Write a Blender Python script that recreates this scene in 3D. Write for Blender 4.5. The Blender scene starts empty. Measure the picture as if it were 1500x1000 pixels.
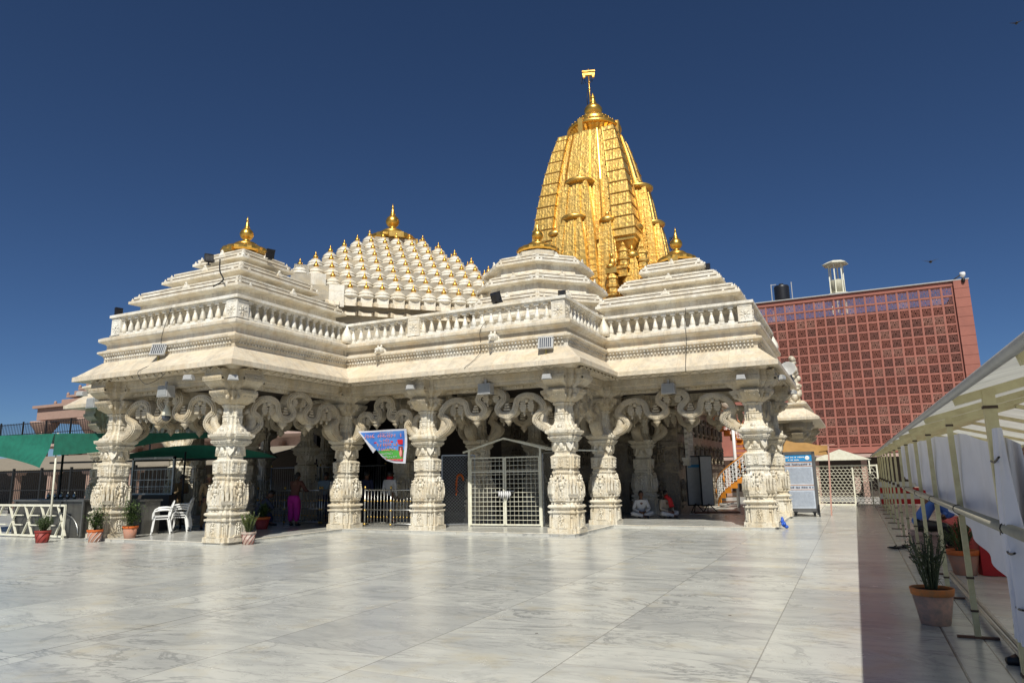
import bpy, math, random
from math import sin, cos, pi, radians, sqrt, atan2, hypot
from mathutils import Vector, Matrix
random.seed(7)
SC = bpy.context.scene
COL = SC.collection
R_ = random.uniform

# ---------------------------------------------------------------- mesh builder
class MB:
    def __init__(s): s.v=[]; s.f=[]; s.m=[]; s.sm=[]
    def add(s, vs, fs, mi=0, smooth=False, M=None):
        b=len(s.v)
        if M is not None: vs=[tuple(M@Vector(v)) for v in vs]
        s.v+= [tuple(v) for v in vs]
        for f in fs: s.f.append([i+b for i in f]); s.m.append(mi); s.sm.append(smooth)
    def box(s, c, d, rz=0, mi=0, M=None, taper=1.0):
        x,y,z=d[0]/2,d[1]/2,d[2]/2; t=taper
        vs=[(-x,-y,-z),(x,-y,-z),(x,y,-z),(-x,y,-z),(-x*t,-y*t,z),(x*t,-y*t,z),(x*t,y*t,z),(-x*t,y*t,z)]
        T=Matrix.Translation(c)@Matrix.Rotation(rz,4,'Z')
        if M is not None: T=M@T
        s.add(vs,[(0,3,2,1),(4,5,6,7),(0,1,5,4),(1,2,6,5),(2,3,7,6),(3,0,4,7)],mi,False,T)
    def bar(s, p, q, w, h=None, mi=0, up=(0,0,1)):
        p=Vector(p); q=Vector(q); h=h or w; d=(q-p)
        if d.length<1e-6: return
        d.normalize(); u=Vector(up)
        if abs(d.dot(u))>.98: u=Vector((0,1,0))
        a=d.cross(u).normalized(); b=a.cross(d)
        vs=[]
        for c in (p,q):
            for i,j in ((-1,-1),(1,-1),(1,1),(-1,1)): vs.append(c+a*(i*w/2)+b*(j*h/2))
        s.add(vs,[(0,1,2,3),(7,6,5,4),(0,4,5,1),(1,5,6,2),(2,6,7,3),(3,7,4,0)],mi)
    def tube(s, pts, r, n=8, mi=0, smooth=True, cap=True):
        pts=[Vector(p) for p in pts]; rs=r if isinstance(r,(list,tuple)) else [r]*len(pts)
        rings=[]; prev=None
        for i,p in enumerate(pts):
            d=(pts[min(i+1,len(pts)-1)]-pts[max(i-1,0)])
            d=d.normalized() if d.length>1e-9 else Vector((0,0,1))
            if prev is None:
                u=Vector((0,0,1)) if abs(d.z)<.9 else Vector((1,0,0))
                a=d.cross(u).normalized()
            else:
                a=(prev-d*prev.dot(d))
                a=a.normalized() if a.length>1e-6 else d.orthogonal().normalized()
            prev=a; b=d.cross(a)
            rings.append([p+(a*cos(2*pi*k/n)+b*sin(2*pi*k/n))*rs[i] for k in range(n)])
        s.loft(rings,mi,smooth,cap)
    def loft(s, rings, mi=0, smooth=False, cap=True):
        n=len(rings[0]); vs=[v for r in rings for v in r]; fs=[]
        for i in range(len(rings)-1):
            for k in range(n):
                k2=(k+1)%n; fs.append((i*n+k,i*n+k2,(i+1)*n+k2,(i+1)*n+k))
        if cap: fs.append(tuple(range(n))[::-1]); fs.append(tuple((len(rings)-1)*n+k for k in range(n)))
        s.add(vs,fs,mi,smooth)
    def lathe(s, prof, n=16, c=(0,0,0), mi=0, smooth=True, cap=True, rot=0, rib=0, M=None, sq=None):
        rings=[]
        for r,z in prof:
            ring=[]
            for k in range(n):
                a=rot+2*pi*k/n; rr=r*(1+(rib if k%2 else -rib))
                v=Vector((c[0]+rr*cos(a),c[1]+rr*sin(a),c[2]+z))
                ring.append(M@v if M is not None else v)
            rings.append(ring)
        s.loft(rings,mi,smooth,cap)
    def ell(s, c, r, nu=8, nv=5, mi=0, M=None):
        vs=[(0,0,-1)]; fs=[]
        for j in range(1,nv):
            t=-pi/2+pi*j/nv
            for k in range(nu): vs.append((cos(t)*cos(2*pi*k/nu),cos(t)*sin(2*pi*k/nu),sin(t)))
        vs.append((0,0,1)); L=len(vs)-1
        for k in range(nu):
            k2=(k+1)%nu
            fs.append((0,1+k2,1+k)); fs.append((L,L-nu+k,L-nu+k2))
            for j in range(nv-2): a=1+j*nu; fs.append((a+k,a+k2,a+nu+k2,a+nu+k))
        if isinstance(r,(int,float)): r=(r,r,r)
        T=Matrix.Translation(c)@Matrix.Diagonal((*r,1))
        if M is not None: T=M@T
        s.add(vs,fs,mi,True,T)
    def prism(s, poly, z0, z1, mi=0):
        s.loft([[(x,y,z0) for x,y in poly],[(x,y,z1) for x,y in poly]],mi)
    def quad(s,a,b,c,d,mi=0): s.add([a,b,c,d],[(0,1,2,3)],mi)
    def build(s, name, mats, parent=None, loc=None):
        me=bpy.data.meshes.new(name); me.from_pydata(s.v,[],s.f)
        if not isinstance(mats,(list,tuple)): mats=[mats]
        for m in mats: me.materials.append(m)
        me.polygons.foreach_set('material_index',s.m); me.polygons.foreach_set('use_smooth',s.sm)
        me.update()
        o=bpy.data.objects.new(name,me); COL.objects.link(o)
        if loc is not None: o.location=loc
        if parent: o.parent=parent
        return o
def tag(o,label=None,cat=None,group=None,kind=None):
    if label: o['label']=label
    if cat: o['category']=cat
    if group: o['group']=group
    if kind: o['kind']=kind
    return o
def empty(name,loc=(0,0,0),label=None,cat=None,group=None,rz=0):
    o=bpy.data.objects.new(name,None); COL.objects.link(o); o.location=loc; o.rotation_euler=(0,0,rz); o.empty_display_size=.2
    return tag(o,label,cat,group)
def dup(o,loc=None,parent=None,rz=None):
    c=o.copy(); COL.objects.link(c)
    if parent is not None: c.parent=parent
    if loc is not None: c.location=loc
    if rz is not None: c.rotation_euler=(0,0,rz)
    for ch in list(o.children): dup(ch,None,c)
    return c
def cat_rom(P,n=4):
    P=[Vector(p) for p in P]; out=[]
    for i in range(len(P)-1):
        p0=P[max(i-1,0)];p1=P[i];p2=P[i+1];p3=P[min(i+2,len(P)-1)]
        for k in range(n):
            t=k/n; out.append(.5*((2*p1)+(p2-p0)*t+(2*p0-5*p1+4*p2-p3)*t*t+(3*p1-p0-3*p2+p3)*t**3))
    out.append(P[-1]); return out

# ---------------------------------------------------------------- materials
def newmat(name):
    m=bpy.data.materials.new(name); m.use_nodes=True; nt=m.node_tree
    return m,nt,nt.nodes['Principled BSDF']
class N:
    def __init__(s,nt): s.nt=nt
    def n(s,t,**k):
        x=s.nt.nodes.new(t)
        for a,b in k.items(): setattr(x,a,b)
        return x
    def l(s,a,b): s.nt.links.new(a,b)
    def coord(s,world=False,scale=(1,1,1)):
        if world: o=s.n('ShaderNodeNewGeometry').outputs['Position']
        else: o=s.n('ShaderNodeTexCoord').outputs['Object']
        mp=s.n('ShaderNodeMapping'); mp.inputs['Scale'].default_value=scale; s.l(o,mp.inputs[0]); return mp.outputs[0]
    def noise(s,co,scale,detail=4,rough=.55,dist=0):
        x=s.n('ShaderNodeTexNoise'); x.inputs['Scale'].default_value=scale; x.inputs['Detail'].default_value=detail
        x.inputs['Roughness'].default_value=rough; x.inputs['Distortion'].default_value=dist; s.l(co,x.inputs['Vector']); return x.outputs['Fac']
    def vor(s,co,scale,feat='F1'):
        x=s.n('ShaderNodeTexVoronoi',feature=feat); x.inputs['Scale'].default_value=scale; s.l(co,x.inputs['Vector']); return x.outputs['Distance']
    def ramp(s,f,stops):
        x=s.n('ShaderNodeValToRGB'); e=x.color_ramp.elements
        while len(e)<len(stops): e.new(.5)
        for i,(p,c) in enumerate(stops): e[i].position=p; e[i].color=(*c,1) if len(c)==3 else c
        s.l(f,x.inputs[0]); return x.outputs[0]
    def math(s,op,a,b=None,c=None):
        x=s.n('ShaderNodeMath',operation=op)
        for i,v in enumerate((a,b,c)):
            if v is None: continue
            if isinstance(v,(int,float)): x.inputs[i].default_value=v
            else: s.l(v,x.inputs[i])
        return x.outputs[0]
    def mix(s,f,a,b,mode='MIX'):
        x=s.n('ShaderNodeMix',data_type='RGBA',blend_type=mode)
        for i,v in ((0,f),(6,a),(7,b)):
            if isinstance(v,(int,float)): x.inputs[i].default_value=v
            elif isinstance(v,tuple): x.inputs[i].default_value=(*v,1)
            else: s.l(v,x.inputs[i])
        return x.outputs[2]
    def bump(s,h,st,dist=.02,prev=None):
        x=s.n('ShaderNodeBump'); x.inputs['Strength'].default_value=st; x.inputs['Distance'].default_value=dist
        s.l(h,x.inputs['Height'])
        if prev is not None: s.l(prev,x.inputs['Normal'])
        return x.outputs[0]
def marble(name,c1,c2,stain=(.55,.38,.18),sa=.5,carve=0,cs=14,rough=.45,joint=0,wscale=1,vein=.25,wear=.45):
    m,nt,b=newmat(name); q=N(nt)
    co=q.coord(True); co2=q.coord(True,(1,1,.18))
    base=q.mix(q.ramp(q.noise(co,1.3*wscale,5,.6,.6),[(.35,(0,0,0)),(.65,(1,1,1))]),c1,c2)
    st=q.math('MULTIPLY',q.ramp(q.noise(co2,5,5,.65,.3),[(.5,(0,0,0)),(.72,(1,1,1))]),sa)
    base=q.mix(st,base,stain)
    vn=q.math('MULTIPLY',q.ramp(q.noise(co,.9,8,.7,1.8),[(.47,(0,0,0)),(.5,(1,1,1)),(.53,(0,0,0))]),vein)
    base=q.mix(vn,base,(.28,.28,.27))
    dirt=q.math('MULTIPLY',q.ramp(q.noise(q.coord(True,(1,1,.3)),11,4,.7),[(.56,(0,0,0)),(.75,(1,1,1))]),.35)
    base=q.mix(dirt,base,(.25,.22,.17))
    wth=q.math('MULTIPLY',q.ramp(q.noise(q.coord(True,(1,1,.22)),2.6,7,.72,.5),[(.50,(0,0,0)),(.62,(1,1,1))]),wear)
    base=q.mix(wth,base,(.34,.31,.25))
    yel=q.math('MULTIPLY',q.ramp(q.noise(q.coord(True,(.6,.6,1.6)),1.6,5,.65,.8),[(.50,(0,0,0)),(.66,(1,1,1))]),.45)
    base=q.mix(yel,base,(.62,.50,.30))
    nrm=None
    h=q.noise(co,35,3,.6)
    nrm=q.bump(h,.25,.01)
    if carve:
        v1=q.vor(q.coord(True,(1,1,1)),cs,'SMOOTH_F1'); v2=q.vor(co,cs*2.3,'F1')
        hh=q.math('ADD',v1,q.math('MULTIPLY',v2,.5))
        nrm=q.bump(hh,carve,.045,nrm)
        # browner and darker towards the cell edges of the finer carving pattern
        base=q.mix(q.math('MULTIPLY',q.ramp(v2,[(.35,(0,0,0)),(.75,(1,1,1))]),.35),base,(.36,.28,.17))
    if joint:
        sx=q.n('ShaderNodeSeparateXYZ'); q.l(q.coord(True),sx.inputs[0])
        for ax in (0,1):
            fr=q.math('FRACT',q.math('MULTIPLY',sx.outputs[ax],1/joint)); ln=q.math('LESS_THAN',fr,.008/joint)
            base=q.mix(q.math('MULTIPLY',ln,.55),base,(.2,.16,.1))
        wn=q.n('ShaderNodeTexWhiteNoise',noise_dimensions='2D'); cx=q.n('ShaderNodeCombineXYZ')
        q.l(q.math('FLOOR',q.math('MULTIPLY',sx.outputs[0],1/joint)),cx.inputs[0]); q.l(q.math('FLOOR',q.math('MULTIPLY',sx.outputs[1],1/joint)),cx.inputs[1]); q.l(cx.outputs[0],wn.inputs['Vector'])
        base=q.mix(q.math('MULTIPLY',wn.outputs['Value'],.3),base,(.42,.36,.27))
    q.l(base,b.inputs['Base Color']); q.l(nrm,b.inputs['Normal']); b.inputs['Roughness'].default_value=rough
    return m
def plain(name,col,rough=.5,metal=0,noise=.15,scale=8,bump=0,spec=None,col2=None,streak=False):
    m,nt,b=newmat(name); q=N(nt); co=q.coord(False,(1,1,.2) if streak else (1,1,1))
    f=q.noise(co,scale,5,.6)
    c2=col2 or tuple(c*.55 for c in col)
    x=q.mix(q.math('MULTIPLY',q.ramp(f,[(.4,(0,0,0)),(.7,(1,1,1))]),min(1,noise*2)),col,c2)
    q.l(x,b.inputs['Base Color']); b.inputs['Roughness'].default_value=rough; b.inputs['Metallic'].default_value=metal
    if bump: q.l(q.bump(f,bump,.01),b.inputs['Normal'])
    return m
M={}
M['pillar']=marble('pillar_marble',(.80,.77,.67),(.68,.61,.47),(.50,.35,.15),.5,carve=.22,cs=20,wear=.3)
M['relief']=marble('relief_marble',(.72,.67,.56),(.62,.53,.38),(.5,.34,.15),.4,carve=.2,cs=26)
M['bracket']=marble('bracket_marble',(.64,.58,.46),(.50,.42,.29),(.42,.31,.15),.55,carve=.3,cs=14,wear=.6)
M['cornice']=marble('cornice_marble',(.80,.76,.66),(.70,.60,.44),(.55,.36,.17),.55,joint=.95)
M['eave']=marble('eave_marble',(.66,.57,.43),(.74,.66,.52),(.55,.36,.18),.45,joint=1.45,vein=.4)
M['roofm']=marble('roof_marble',(.80,.77,.68),(.68,.61,.48),(.48,.36,.2),.45)
M['white']=marble('balustrade_marble',(.82,.80,.73),(.74,.68,.56),(.5,.36,.18),.35)
M['inner']=marble('hall_shade_marble',(.20,.17,.13),(.15,.12,.09),(.10,.07,.04),.6,carve=.4,cs=8)  # marble darkened: the shade inside the hall is put into its colour
M['shade_core']=marble('shade_core_marble',(.44,.40,.32),(.34,.30,.23),(.25,.2,.12),.5,wear=.6)  # shade between the bells put into the marble colour, plus weathered patches
M['dark']=plain('shade_dark_stone',(.07,.055,.045),.8,bump=.2)  # near-black tone: deep shade of hall and openings put into the colour
M['grime']=plain('recess_stone',(.16,.12,.08),.8)
def gold(name,carve=0,cs=14,c=(.90,.56,.13),r=.36):
    m,nt,b=newmat(name); q=N(nt); co=q.coord(True)
    f=q.noise(co,3,5,.6)
    q.l(q.mix(q.ramp(f,[(.35,(0,0,0)),(.7,(1,1,1))]),c,(c[0]*.86,c[1]*.8,c[2]*.6)),b.inputs['Base Color'])
    b.inputs['Metallic'].default_value=.92; b.inputs['Roughness'].default_value=r
    n=q.bump(q.noise(co,9,3,.6),.15,.04)
    if carve:
        vs2=[]
        for sc__,rd in ((cs*.42,.12),(cs,.5)):
            vx=q.n('ShaderNodeTexVoronoi',feature='F1',distance='CHEBYCHEV'); vx.inputs['Scale'].default_value=sc__; vx.inputs['Randomness'].default_value=rd; q.l(co,vx.inputs['Vector']); vs2.append(vx.outputs['Distance'])
        n=q.bump(q.math('ADD',vs2[0],q.math('MULTIPLY',vs2[1],.7)),carve,.06,n)
    q.l(n,b.inputs['Normal']); return m
M['gold']=gold('gilded_metal',c=(.80,.52,.15),r=.42)
M['goldc']=gold('gilded_carving',.38,7.5,c=(.74,.50,.16),r=.50)
M['goldr']=gold('gilded_rib',c=(.78,.47,.11),r=.34)
M['steel']=plain('brushed_steel',(.45,.45,.43),.35,.9,.3,14)
M['steeld']=plain('dull_steel_sheet',(.16,.155,.14),.42,.7,.4,5,streak=True)
M['brass']=plain('brass',(.75,.5,.14),.3,.9)
M['cream']=plain('cream_paint',(.76,.75,.62),.5,0,.22,9,col2=(.50,.43,.28))
M['creamy']=plain('yellowed_cream_paint',(.62,.57,.34),.5,0,.25,7,col2=(.36,.28,.14))
M['black']=plain('black_plastic',(.015,.015,.018),.4)
M['iron']=plain('black_iron',(.02,.02,.02),.5,.3)
M['grey']=plain('grey_casing',(.42,.42,.41),.5)
M['lens']=plain('dark_glass',(.08,.09,.11),.15)
M['whitep']=plain('white_plastic',(.78,.78,.76),.35,noise=.05)
M['green']=plain('green_tarpaulin',(.009,.14,.09),.65,0,.3,6,.2)
M['terra']=plain('terracotta',(.42,.19,.12),.8,0,.4,7,.3,col2=(.30,.2,.15))
M['terrao']=plain('orange_rim_paint',(.60,.13,.02),.6,0,.3,9)
M['redpot']=plain('red_pot_paint',(.27,.035,.025),.6,0,.3,9)
M['whitepot']=plain('whitewashed_pot',(.50,.42,.36),.8,0,.4,9,.3,col2=(.28,.14,.1))
M['soil']=plain('soil',(.05,.035,.025),.95,bump=.5,scale=40)
M['leaf']=plain('leaf',(.075,.12,.025),.5,0,.5,5,col2=(.03,.065,.015))
M['leafy']=plain('yellow_green_leaf',(.16,.19,.04),.5,0,.5,5,col2=(.05,.09,.02))
M['stem']=plain('stem',(.07,.09,.04),.7)
M['red']=plain('red_cloth',(.45,.012,.015),.75,0,.25,4,.3)
M['blue']=plain('blue_shirt',(.07,.17,.50),.8,0,.2,6,.3)
M['magenta']=plain('magenta_cloth',(.50,.012,.26),.75,0,.3,6,.4)
M['brown']=plain('brown_cloth',(.12,.045,.03),.8,0,.3,6,.3)
M['khaki']=plain('khaki_cloth',(.24,.17,.09),.8,0,.2,6,.3)
M['wcloth']=plain('white_cotton',(.62,.62,.62),.85,0,.1,6,.3)
M['navy']=plain('navy_cloth',(.015,.02,.06),.8)
M['skin']=plain('skin',(.17,.08,.045),.55,0,.15,9)
M['hair']=plain('hair',(.008,.007,.006),.5)
M['teal']=plain('teal_print_cloth',(.03,.30,.36),.8,0,.9,60,col2=(.5,.6,.6))
M['orange']=plain('orange_tarpaulin',(.36,.20,.06),.6,0,.25,4,.3)
M['orangep']=plain('orange_paint',(.60,.22,.02),.5)
M['pink']=plain('pink_sandstone',(.36,.24,.19),.8,0,.3,3,.3,col2=(.30,.19,.15))
M['pinkp']=plain('pale_pink_wall',(.50,.36,.31),.85,0,.25,3)
M['brick']=None
M['tan']=plain('tan_awning',(.27,.23,.17),.7,0,.2,3)
M['wood']=plain('brown_wood',(.12,.06,.03),.7)

def floor_mat(name,dark=0):
    m,nt,b=newmat(name); q=N(nt)
    sx=q.n('ShaderNodeSeparateXYZ'); q.l(q.coord(True),sx.inputs[0]); X,Y=sx.outputs[0],sx.outputs[1]
    u=q.math('MULTIPLY',q.math('ADD',X,.9),1/1.53); cu=q.math('FLOOR',u)
    wn=q.n('ShaderNodeTexWhiteNoise',noise_dimensions='1D'); q.l(cu,wn.inputs['W'])
    # slab length differs from column to column; the column beside the walkway has short slabs
    near=q.math('COMPARE',cu,-1,.4)
    per=q.math('ADD',q.math('MULTIPLY',near,-1.5),2.245)
    v=q.math('ADD',q.math('DIVIDE',q.math('SUBTRACT',Y,5.86),per),q.math('MULTIPLY',q.math('SUBTRACT',1,near),q.math('MULTIPLY',wn.outputs['Value'],5)))
    cv=q.math('FLOOR',v)
    cx=q.n('ShaderNodeCombineXYZ'); q.l(cu,cx.inputs[0]); q.l(cv,cx.inputs[1])
    w2=q.n('ShaderNodeTexWhiteNoise',noise_dimensions='2D'); q.l(cx.outputs[0],w2.inputs['Vector'])
    # vein coordinates break at each slab
    off=q.n('ShaderNodeVectorMath',operation='SCALE'); q.l(w2.outputs['Color'],off.inputs[0]); off.inputs['Scale'].default_value=23
    av=q.n('ShaderNodeVectorMath',operation='ADD'); q.l(q.coord(True),av.inputs[0]); q.l(off.outputs[0],av.inputs[1])
    mp=q.n('ShaderNodeMapping'); mp.inputs['Scale'].default_value=(.55,1.35,1); mp.inputs['Rotation'].default_value=(0,0,.12); q.l(av.outputs[0],mp.inputs[0])
    n3=q.noise(q.coord(True),.35,4,.6,.5); n1=q.noise(mp.outputs[0],.9,6,.60,1.6); n2=q.noise(mp.outputs[0],.75,9,.62,2.6); n4=q.noise(mp.outputs[0],.6,7,.7,3.5)
    c=q.mix(q.ramp(n1,[(.42,(0,0,0)),(.60,(.55,.55,.55)),(.75,(1,1,1))]),(.62,.62,.565),(.38,.39,.375))
    c=q.mix(q.math('MULTIPLY',q.ramp(n2,[(.475,(0,0,0)),(.5,(1,1,1)),(.54,(0,0,0))]),q.math('MULTIPLY',q.ramp(n3,[(.42,(.15,.15,.15)),(.6,(1,1,1))]),.75)),c,(.15,.16,.165))
    c=q.mix(q.math('MULTIPLY',q.ramp(n4,[(.492,(0,0,0)),(.5,(1,1,1)),(.508,(0,0,0))]),.35),c,(.12,.12,.12))
    c=q.mix(q.math('MULTIPLY',q.ramp(q.noise(av.outputs[0],1.7,4,.6),[(.55,(0,0,0)),(.75,(1,1,1))]),.5),c,(.56,.48,.30))
    c=q.mix(q.math('MULTIPLY',q.math('POWER',w2.outputs['Value'],2),.55),c,(.33,.34,.335))
    c=q.mix(q.math('MULTIPLY',q.ramp(n3,[(.4,(0,0,0)),(.7,(1,1,1))]),.25),c,(.36,.36,.34))
    # black specks of dirt
    sp=q.math('LESS_THAN',q.vor(q.coord(True),1.1,'F1'),.022); c=q.mix(q.math('MULTIPLY',sp,.8),c,(.04,.035,.03))
    def line(val,pos,w): return q.math('LESS_THAN',q.math('ABSOLUTE',q.math('SUBTRACT',val,pos)),w)
    fu=q.math('FRACT',u); j1=q.math('MAXIMUM',q.math('LESS_THAN',fu,.005),q.math('GREATER_THAN',fu,.997))
    fv=q.math('FRACT',v); j2=q.math('MULTIPLY',q.math('LESS_THAN',fv,.005),q.math('ADD',q.math('MULTIPLY',near,.5),.5))
    c=q.mix(q.math('MULTIPLY',j1,.55),c,(.13,.12,.11)); c=q.mix(q.math('MULTIPLY',j2,.6),c,(.14,.13,.12))
    for p in (-7.27,.93): c=q.mix(q.math('MULTIPLY',line(X,p,.007),.85),c,(.07,.065,.06))
    c=q.mix(q.math('MULTIPLY',line(X,.62,.007),.85),c,(.07,.065,.06))
    if dark: c=q.mix(.25,c,(.30,.27,.22))
    q.l(c,b.inputs['Base Color'])
    rg=q.math('ADD',q.math('MULTIPLY',q.noise(q.coord(True),2.2,5,.6),.16),.17); q.l(rg,b.inputs['Roughness'])
    b.inputs['IOR'].default_value=1.5
    q.l(q.bump(q.noise(q.coord(True),5,3,.5),.06,.02),b.inputs['Normal'])
    return m
M['floor']=floor_mat('polished_marble_paving')
M['plinth']=floor_mat('plinth_marble',1)

# ---------------------------------------------------------------- camera
f,yaw,pit,rol,H=1008.8,.451870,.189916,-.017732,1.6
cy_,sy_=cos(yaw),sin(yaw)
fw=Vector((-sy_*cos(pit),cy_*cos(pit),sin(pit))); r0=Vector((cy_,sy_,0)); u0=r0.cross(fw)
rr=r0*cos(rol)+u0*sin(rol); uu=u0*cos(rol)-r0*sin(rol)
cam=bpy.data.cameras.new('camera'); co_=bpy.data.objects.new('camera',cam); COL.objects.link(co_)
cam.sensor_width=36; cam.lens=36*f/1500; cam.clip_end=3000; cam.clip_start=.05
Mx=Matrix((rr,uu,-fw)).transposed().to_4x4(); Mx.translation=(0,0,H); co_.matrix_world=Mx
SC.camera=co_
# ---------------------------------------------------------------- light
sunv=Vector((.35,-.79,1)).normalized()
sl=bpy.data.lights.new('sun','SUN'); sl.energy=5.0; sl.angle=radians(.5); sl.color=(1,.965,.88)
so=bpy.data.objects.new('sun',sl); COL.objects.link(so); so.rotation_euler=sunv.to_track_quat('Z','Y').to_euler()
w=bpy.data.worlds.new('World'); SC.world=w; w.use_nodes=True; wt=w.node_tree
sk=wt.nodes.new('ShaderNodeTexSky'); sk.sky_type='NISHITA'; sk.sun_disc=False; sk.sun_elevation=math.asin(sunv.z); sk.sun_rotation=atan2(sunv.x,sunv.y)
sk.altitude=3000; sk.air_density=1.0; sk.dust_density=0; sk.ozone_density=10
wt.links.new(sk.outputs[0],wt.nodes['Background'].inputs[0]); wt.nodes['Background'].inputs[1].default_value=.055
vs=SC.view_settings; vs.view_transform='Standard'; vs.look='None'; vs.exposure=.05; vs.gamma=1
SC.cycles.max_bounces=8; SC.cycles.diffuse_bounces=4

# ---------------------------------------------------------------- ground
b=MB(); b.quad((-300,-300,-.02),(300,-300,-.02),(300,300,-.02),(-300,300,-.02))
tag(b.build('ground',plain('dusty_ground',(.30,.26,.21),.9)),kind='structure')
b=MB(); b.quad((-60,-30,0),(12,-30,0),(12,44,0),(-60,44,0))
tag(b.build('marble_floor',M['floor']),kind='structure')

# ================================================================= TEMPLE
T=empty('temple',(0,0,0),'cream carved marble temple with bell-covered roof, pyramid roofs and tall golden spire','temple')
# footprint reference line (parapet line), counter-clockwise seen from above
P0=[(-19.3,12.7),(-14.2,12.7),(-14.2,17.15),(-6.7,17.15),(-6.7,20.35),(-2.2,20.35),(-2.2,25.9),(-5.6,25.9),(-5.6,36.5),(-27.0,36.5),(-27.0,17.15),(-19.3,17.15)]
def off(poly,o):
    n=len(poly); out=[]
    for i in range(n):
        a,b_,c=poly[i-1],poly[i],poly[(i+1)%n]
        d1=Vector((b_[0]-a[0],b_[1]-a[1])).normalized(); d2=Vector((c[0]-b_[0],c[1]-b_[1])).normalized()
        n1=Vector((d1.y,-d1.x)); n2=Vector((d2.y,-d2.x))
        k=1+n1.dot(n2)
        v=Vector(b_)+(n1+n2)*(o/k); out.append((v.x,v.y))
    return out
def ring(poly,o,z): return [(x,y,z) for x,y in off(poly,o)]
def sweep(b,poly,prof,mi=0,smooth=False): # closed ring solid from closed profile
    prof=prof+[prof[0]]
    rs=[ring(poly,o,z) for o,z in prof]; b.loft(rs,mi,smooth,False)
# plinth
b=MB(); b.loft([ring(P0,.0,-.01),ring(P0,.12,-.01),ring(P0,.12,.055),ring(P0,.09,.06),ring(P0,-.01,.06)],cap=False); b.prism(off(P0,0.0),.0,.0605)
b.build('plinth',M['plinth'],T)
b=MB(); b.loft([ring(P0,.04,.058),ring(P0,.125,.058),ring(P0,.125,.068),ring(P0,.04,.068),ring(P0,.04,.058)],cap=False); b.build('plinth_edge',M['white'],T)
# beams / ceiling / roof deck
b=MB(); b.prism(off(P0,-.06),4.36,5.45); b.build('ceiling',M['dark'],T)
b=MB(); sweep(b,P0,[(-.55,4.06),(-.05,4.06),(-.05,4.16),(.0,4.18),(.0,4.37),(-.55,4.37)])
b.build('lintel_beam',M['bracket'],T)
# sloping eave
b=MB(); sweep(b,P0,[(.02,4.372),(.22,4.372),(.30,4.44),(.56,4.40),(.62,4.405),(.62,4.53),(.55,4.56),(.10,4.965),(.02,4.98)])
b.build('eave',M['eave'],T)
def dents(b,segs,o,z,w,h,gap,d,tri=False):
    for (x0,y0),(x1,y1) in segs:
        L=hypot(x1-x0,y1-y0); n=int(L/gap); dx,dy=(x1-x0)/L,(y1-y0)/L; nx,ny=dy,-dx
        for i in range(n):
            t=(i+.5)*L/n; c=(x0+dx*t+nx*o,y0+dy*t+ny*o,z)
            if tri:
                a=Vector((c[0]-dx*w/2,c[1]-dy*w/2,z)); e=Vector((c[0]+dx*w/2,c[1]+dy*w/2,z)); k=Vector((c[0],c[1],z+h)); q=Vector((nx,ny,0))*d
                b.add([a,e,k,a+q,e+q,k+q],[(3,4,5),(0,1,4,3),(1,2,5,4),(2,0,3,5)])
            else: b.box(c,(w,d,h),atan2(dy,dx))
segs=[((-19.3,12.7),(-14.2,12.7)),((-14.2,12.7),(-14.2,17.15)),((-14.2,17.15),(-6.7,17.15)),((-6.7,17.15),(-6.7,20.35)),((-6.7,20.35),(-2.2,20.35)),((-2.2,20.35),(-2.2,25.9))]
b=MB()
for s_ in segs:  # zigzag under the eave
    (x0,y0),(x1,y1)=s_; L=hypot(x1-x0,y1-y0); dx,dy=(x1-x0)/L,(y1-y0)/L; nx,ny=dy,-dx; n=int(L/.30)
    pts=[]
    for i in range(2*n+1): t=i*L/(2*n); pts.append((x0+dx*t+nx*.42,y0+dy*t+ny*.42,4.375+(.045 if i%2 else -.03)))
    for p,q_ in zip(pts[:-1],pts[1:]): b.bar(p,q_,.06,.03)
b.build('eave_carving',M['bracket'],T)
# frieze wall, lower and upper cornice
b=MB(); sweep(b,P0,[(-.3,4.95),(.08,4.95),(.08,5.10),(.10,5.12),(.10,5.16),(.22,5.24),(.22,5.29),(.08,5.345),(.05,5.36),(.05,5.47),(-.3,5.47)])
b.build('frieze',M['cornice'],T)
b=MB(); dents(b,segs,.085,5.065,.07,.06,.105,.05,True); dents(b,segs,.155,5.19,.04,.05,.105,.05)
b.build('dentil_band',M['white'],T)
b=MB(); sweep(b,P0,[(-.5,5.465),(.04,5.465),(.08,5.52),(.20,5.57),(.22,5.60),(.22,5.67),(.12,5.72),(.03,5.745),(-.5,5.745)])
b.build('cornice',M['cornice'],T)
b=MB(); b.prism(off(P0,-.3),5.46,5.70); b.build('roof_deck',M['roofm'],T)
# balustrade
BA=empty('balustrade'); BA.parent=T
visP=[(-19.3,17.0),(-19.3,12.7),(-14.2,12.7),(-14.2,17.15),(-6.7,17.15),(-6.7,20.35),(-2.2,20.35),(-2.2,25.9)]
def strip(b,pts,w,z0,z1):
    # open polyline wall with mitred corners, axis aligned
    def o(i,d):
        p=Vector(pts[i]); ds=[]
        if i>0: ds.append((p-Vector(pts[i-1])).normalized())
        if i<len(pts)-1: ds.append((Vector(pts[i+1])-p).normalized())
        ns=[Vector((v.y,-v.x)) for v in ds]
        if len(ns)==1: return p+ns[0]*d
        return p+(ns[0]+ns[1])*(d/(1+ns[0].dot(ns[1])))
    secs=[]
    for i in range(len(pts)):
        a=o(i,w[1]); c=o(i,w[0]); secs.append([(c.x,c.y,z0),(a.x,a.y,z0),(a.x,a.y,z1),(c.x,c.y,z1)])
    b.loft(secs)
b=MB(); strip(b,visP,(-.22,.02),5.75,5.80); b.build('balustrade_base',M['white'],BA)
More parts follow.
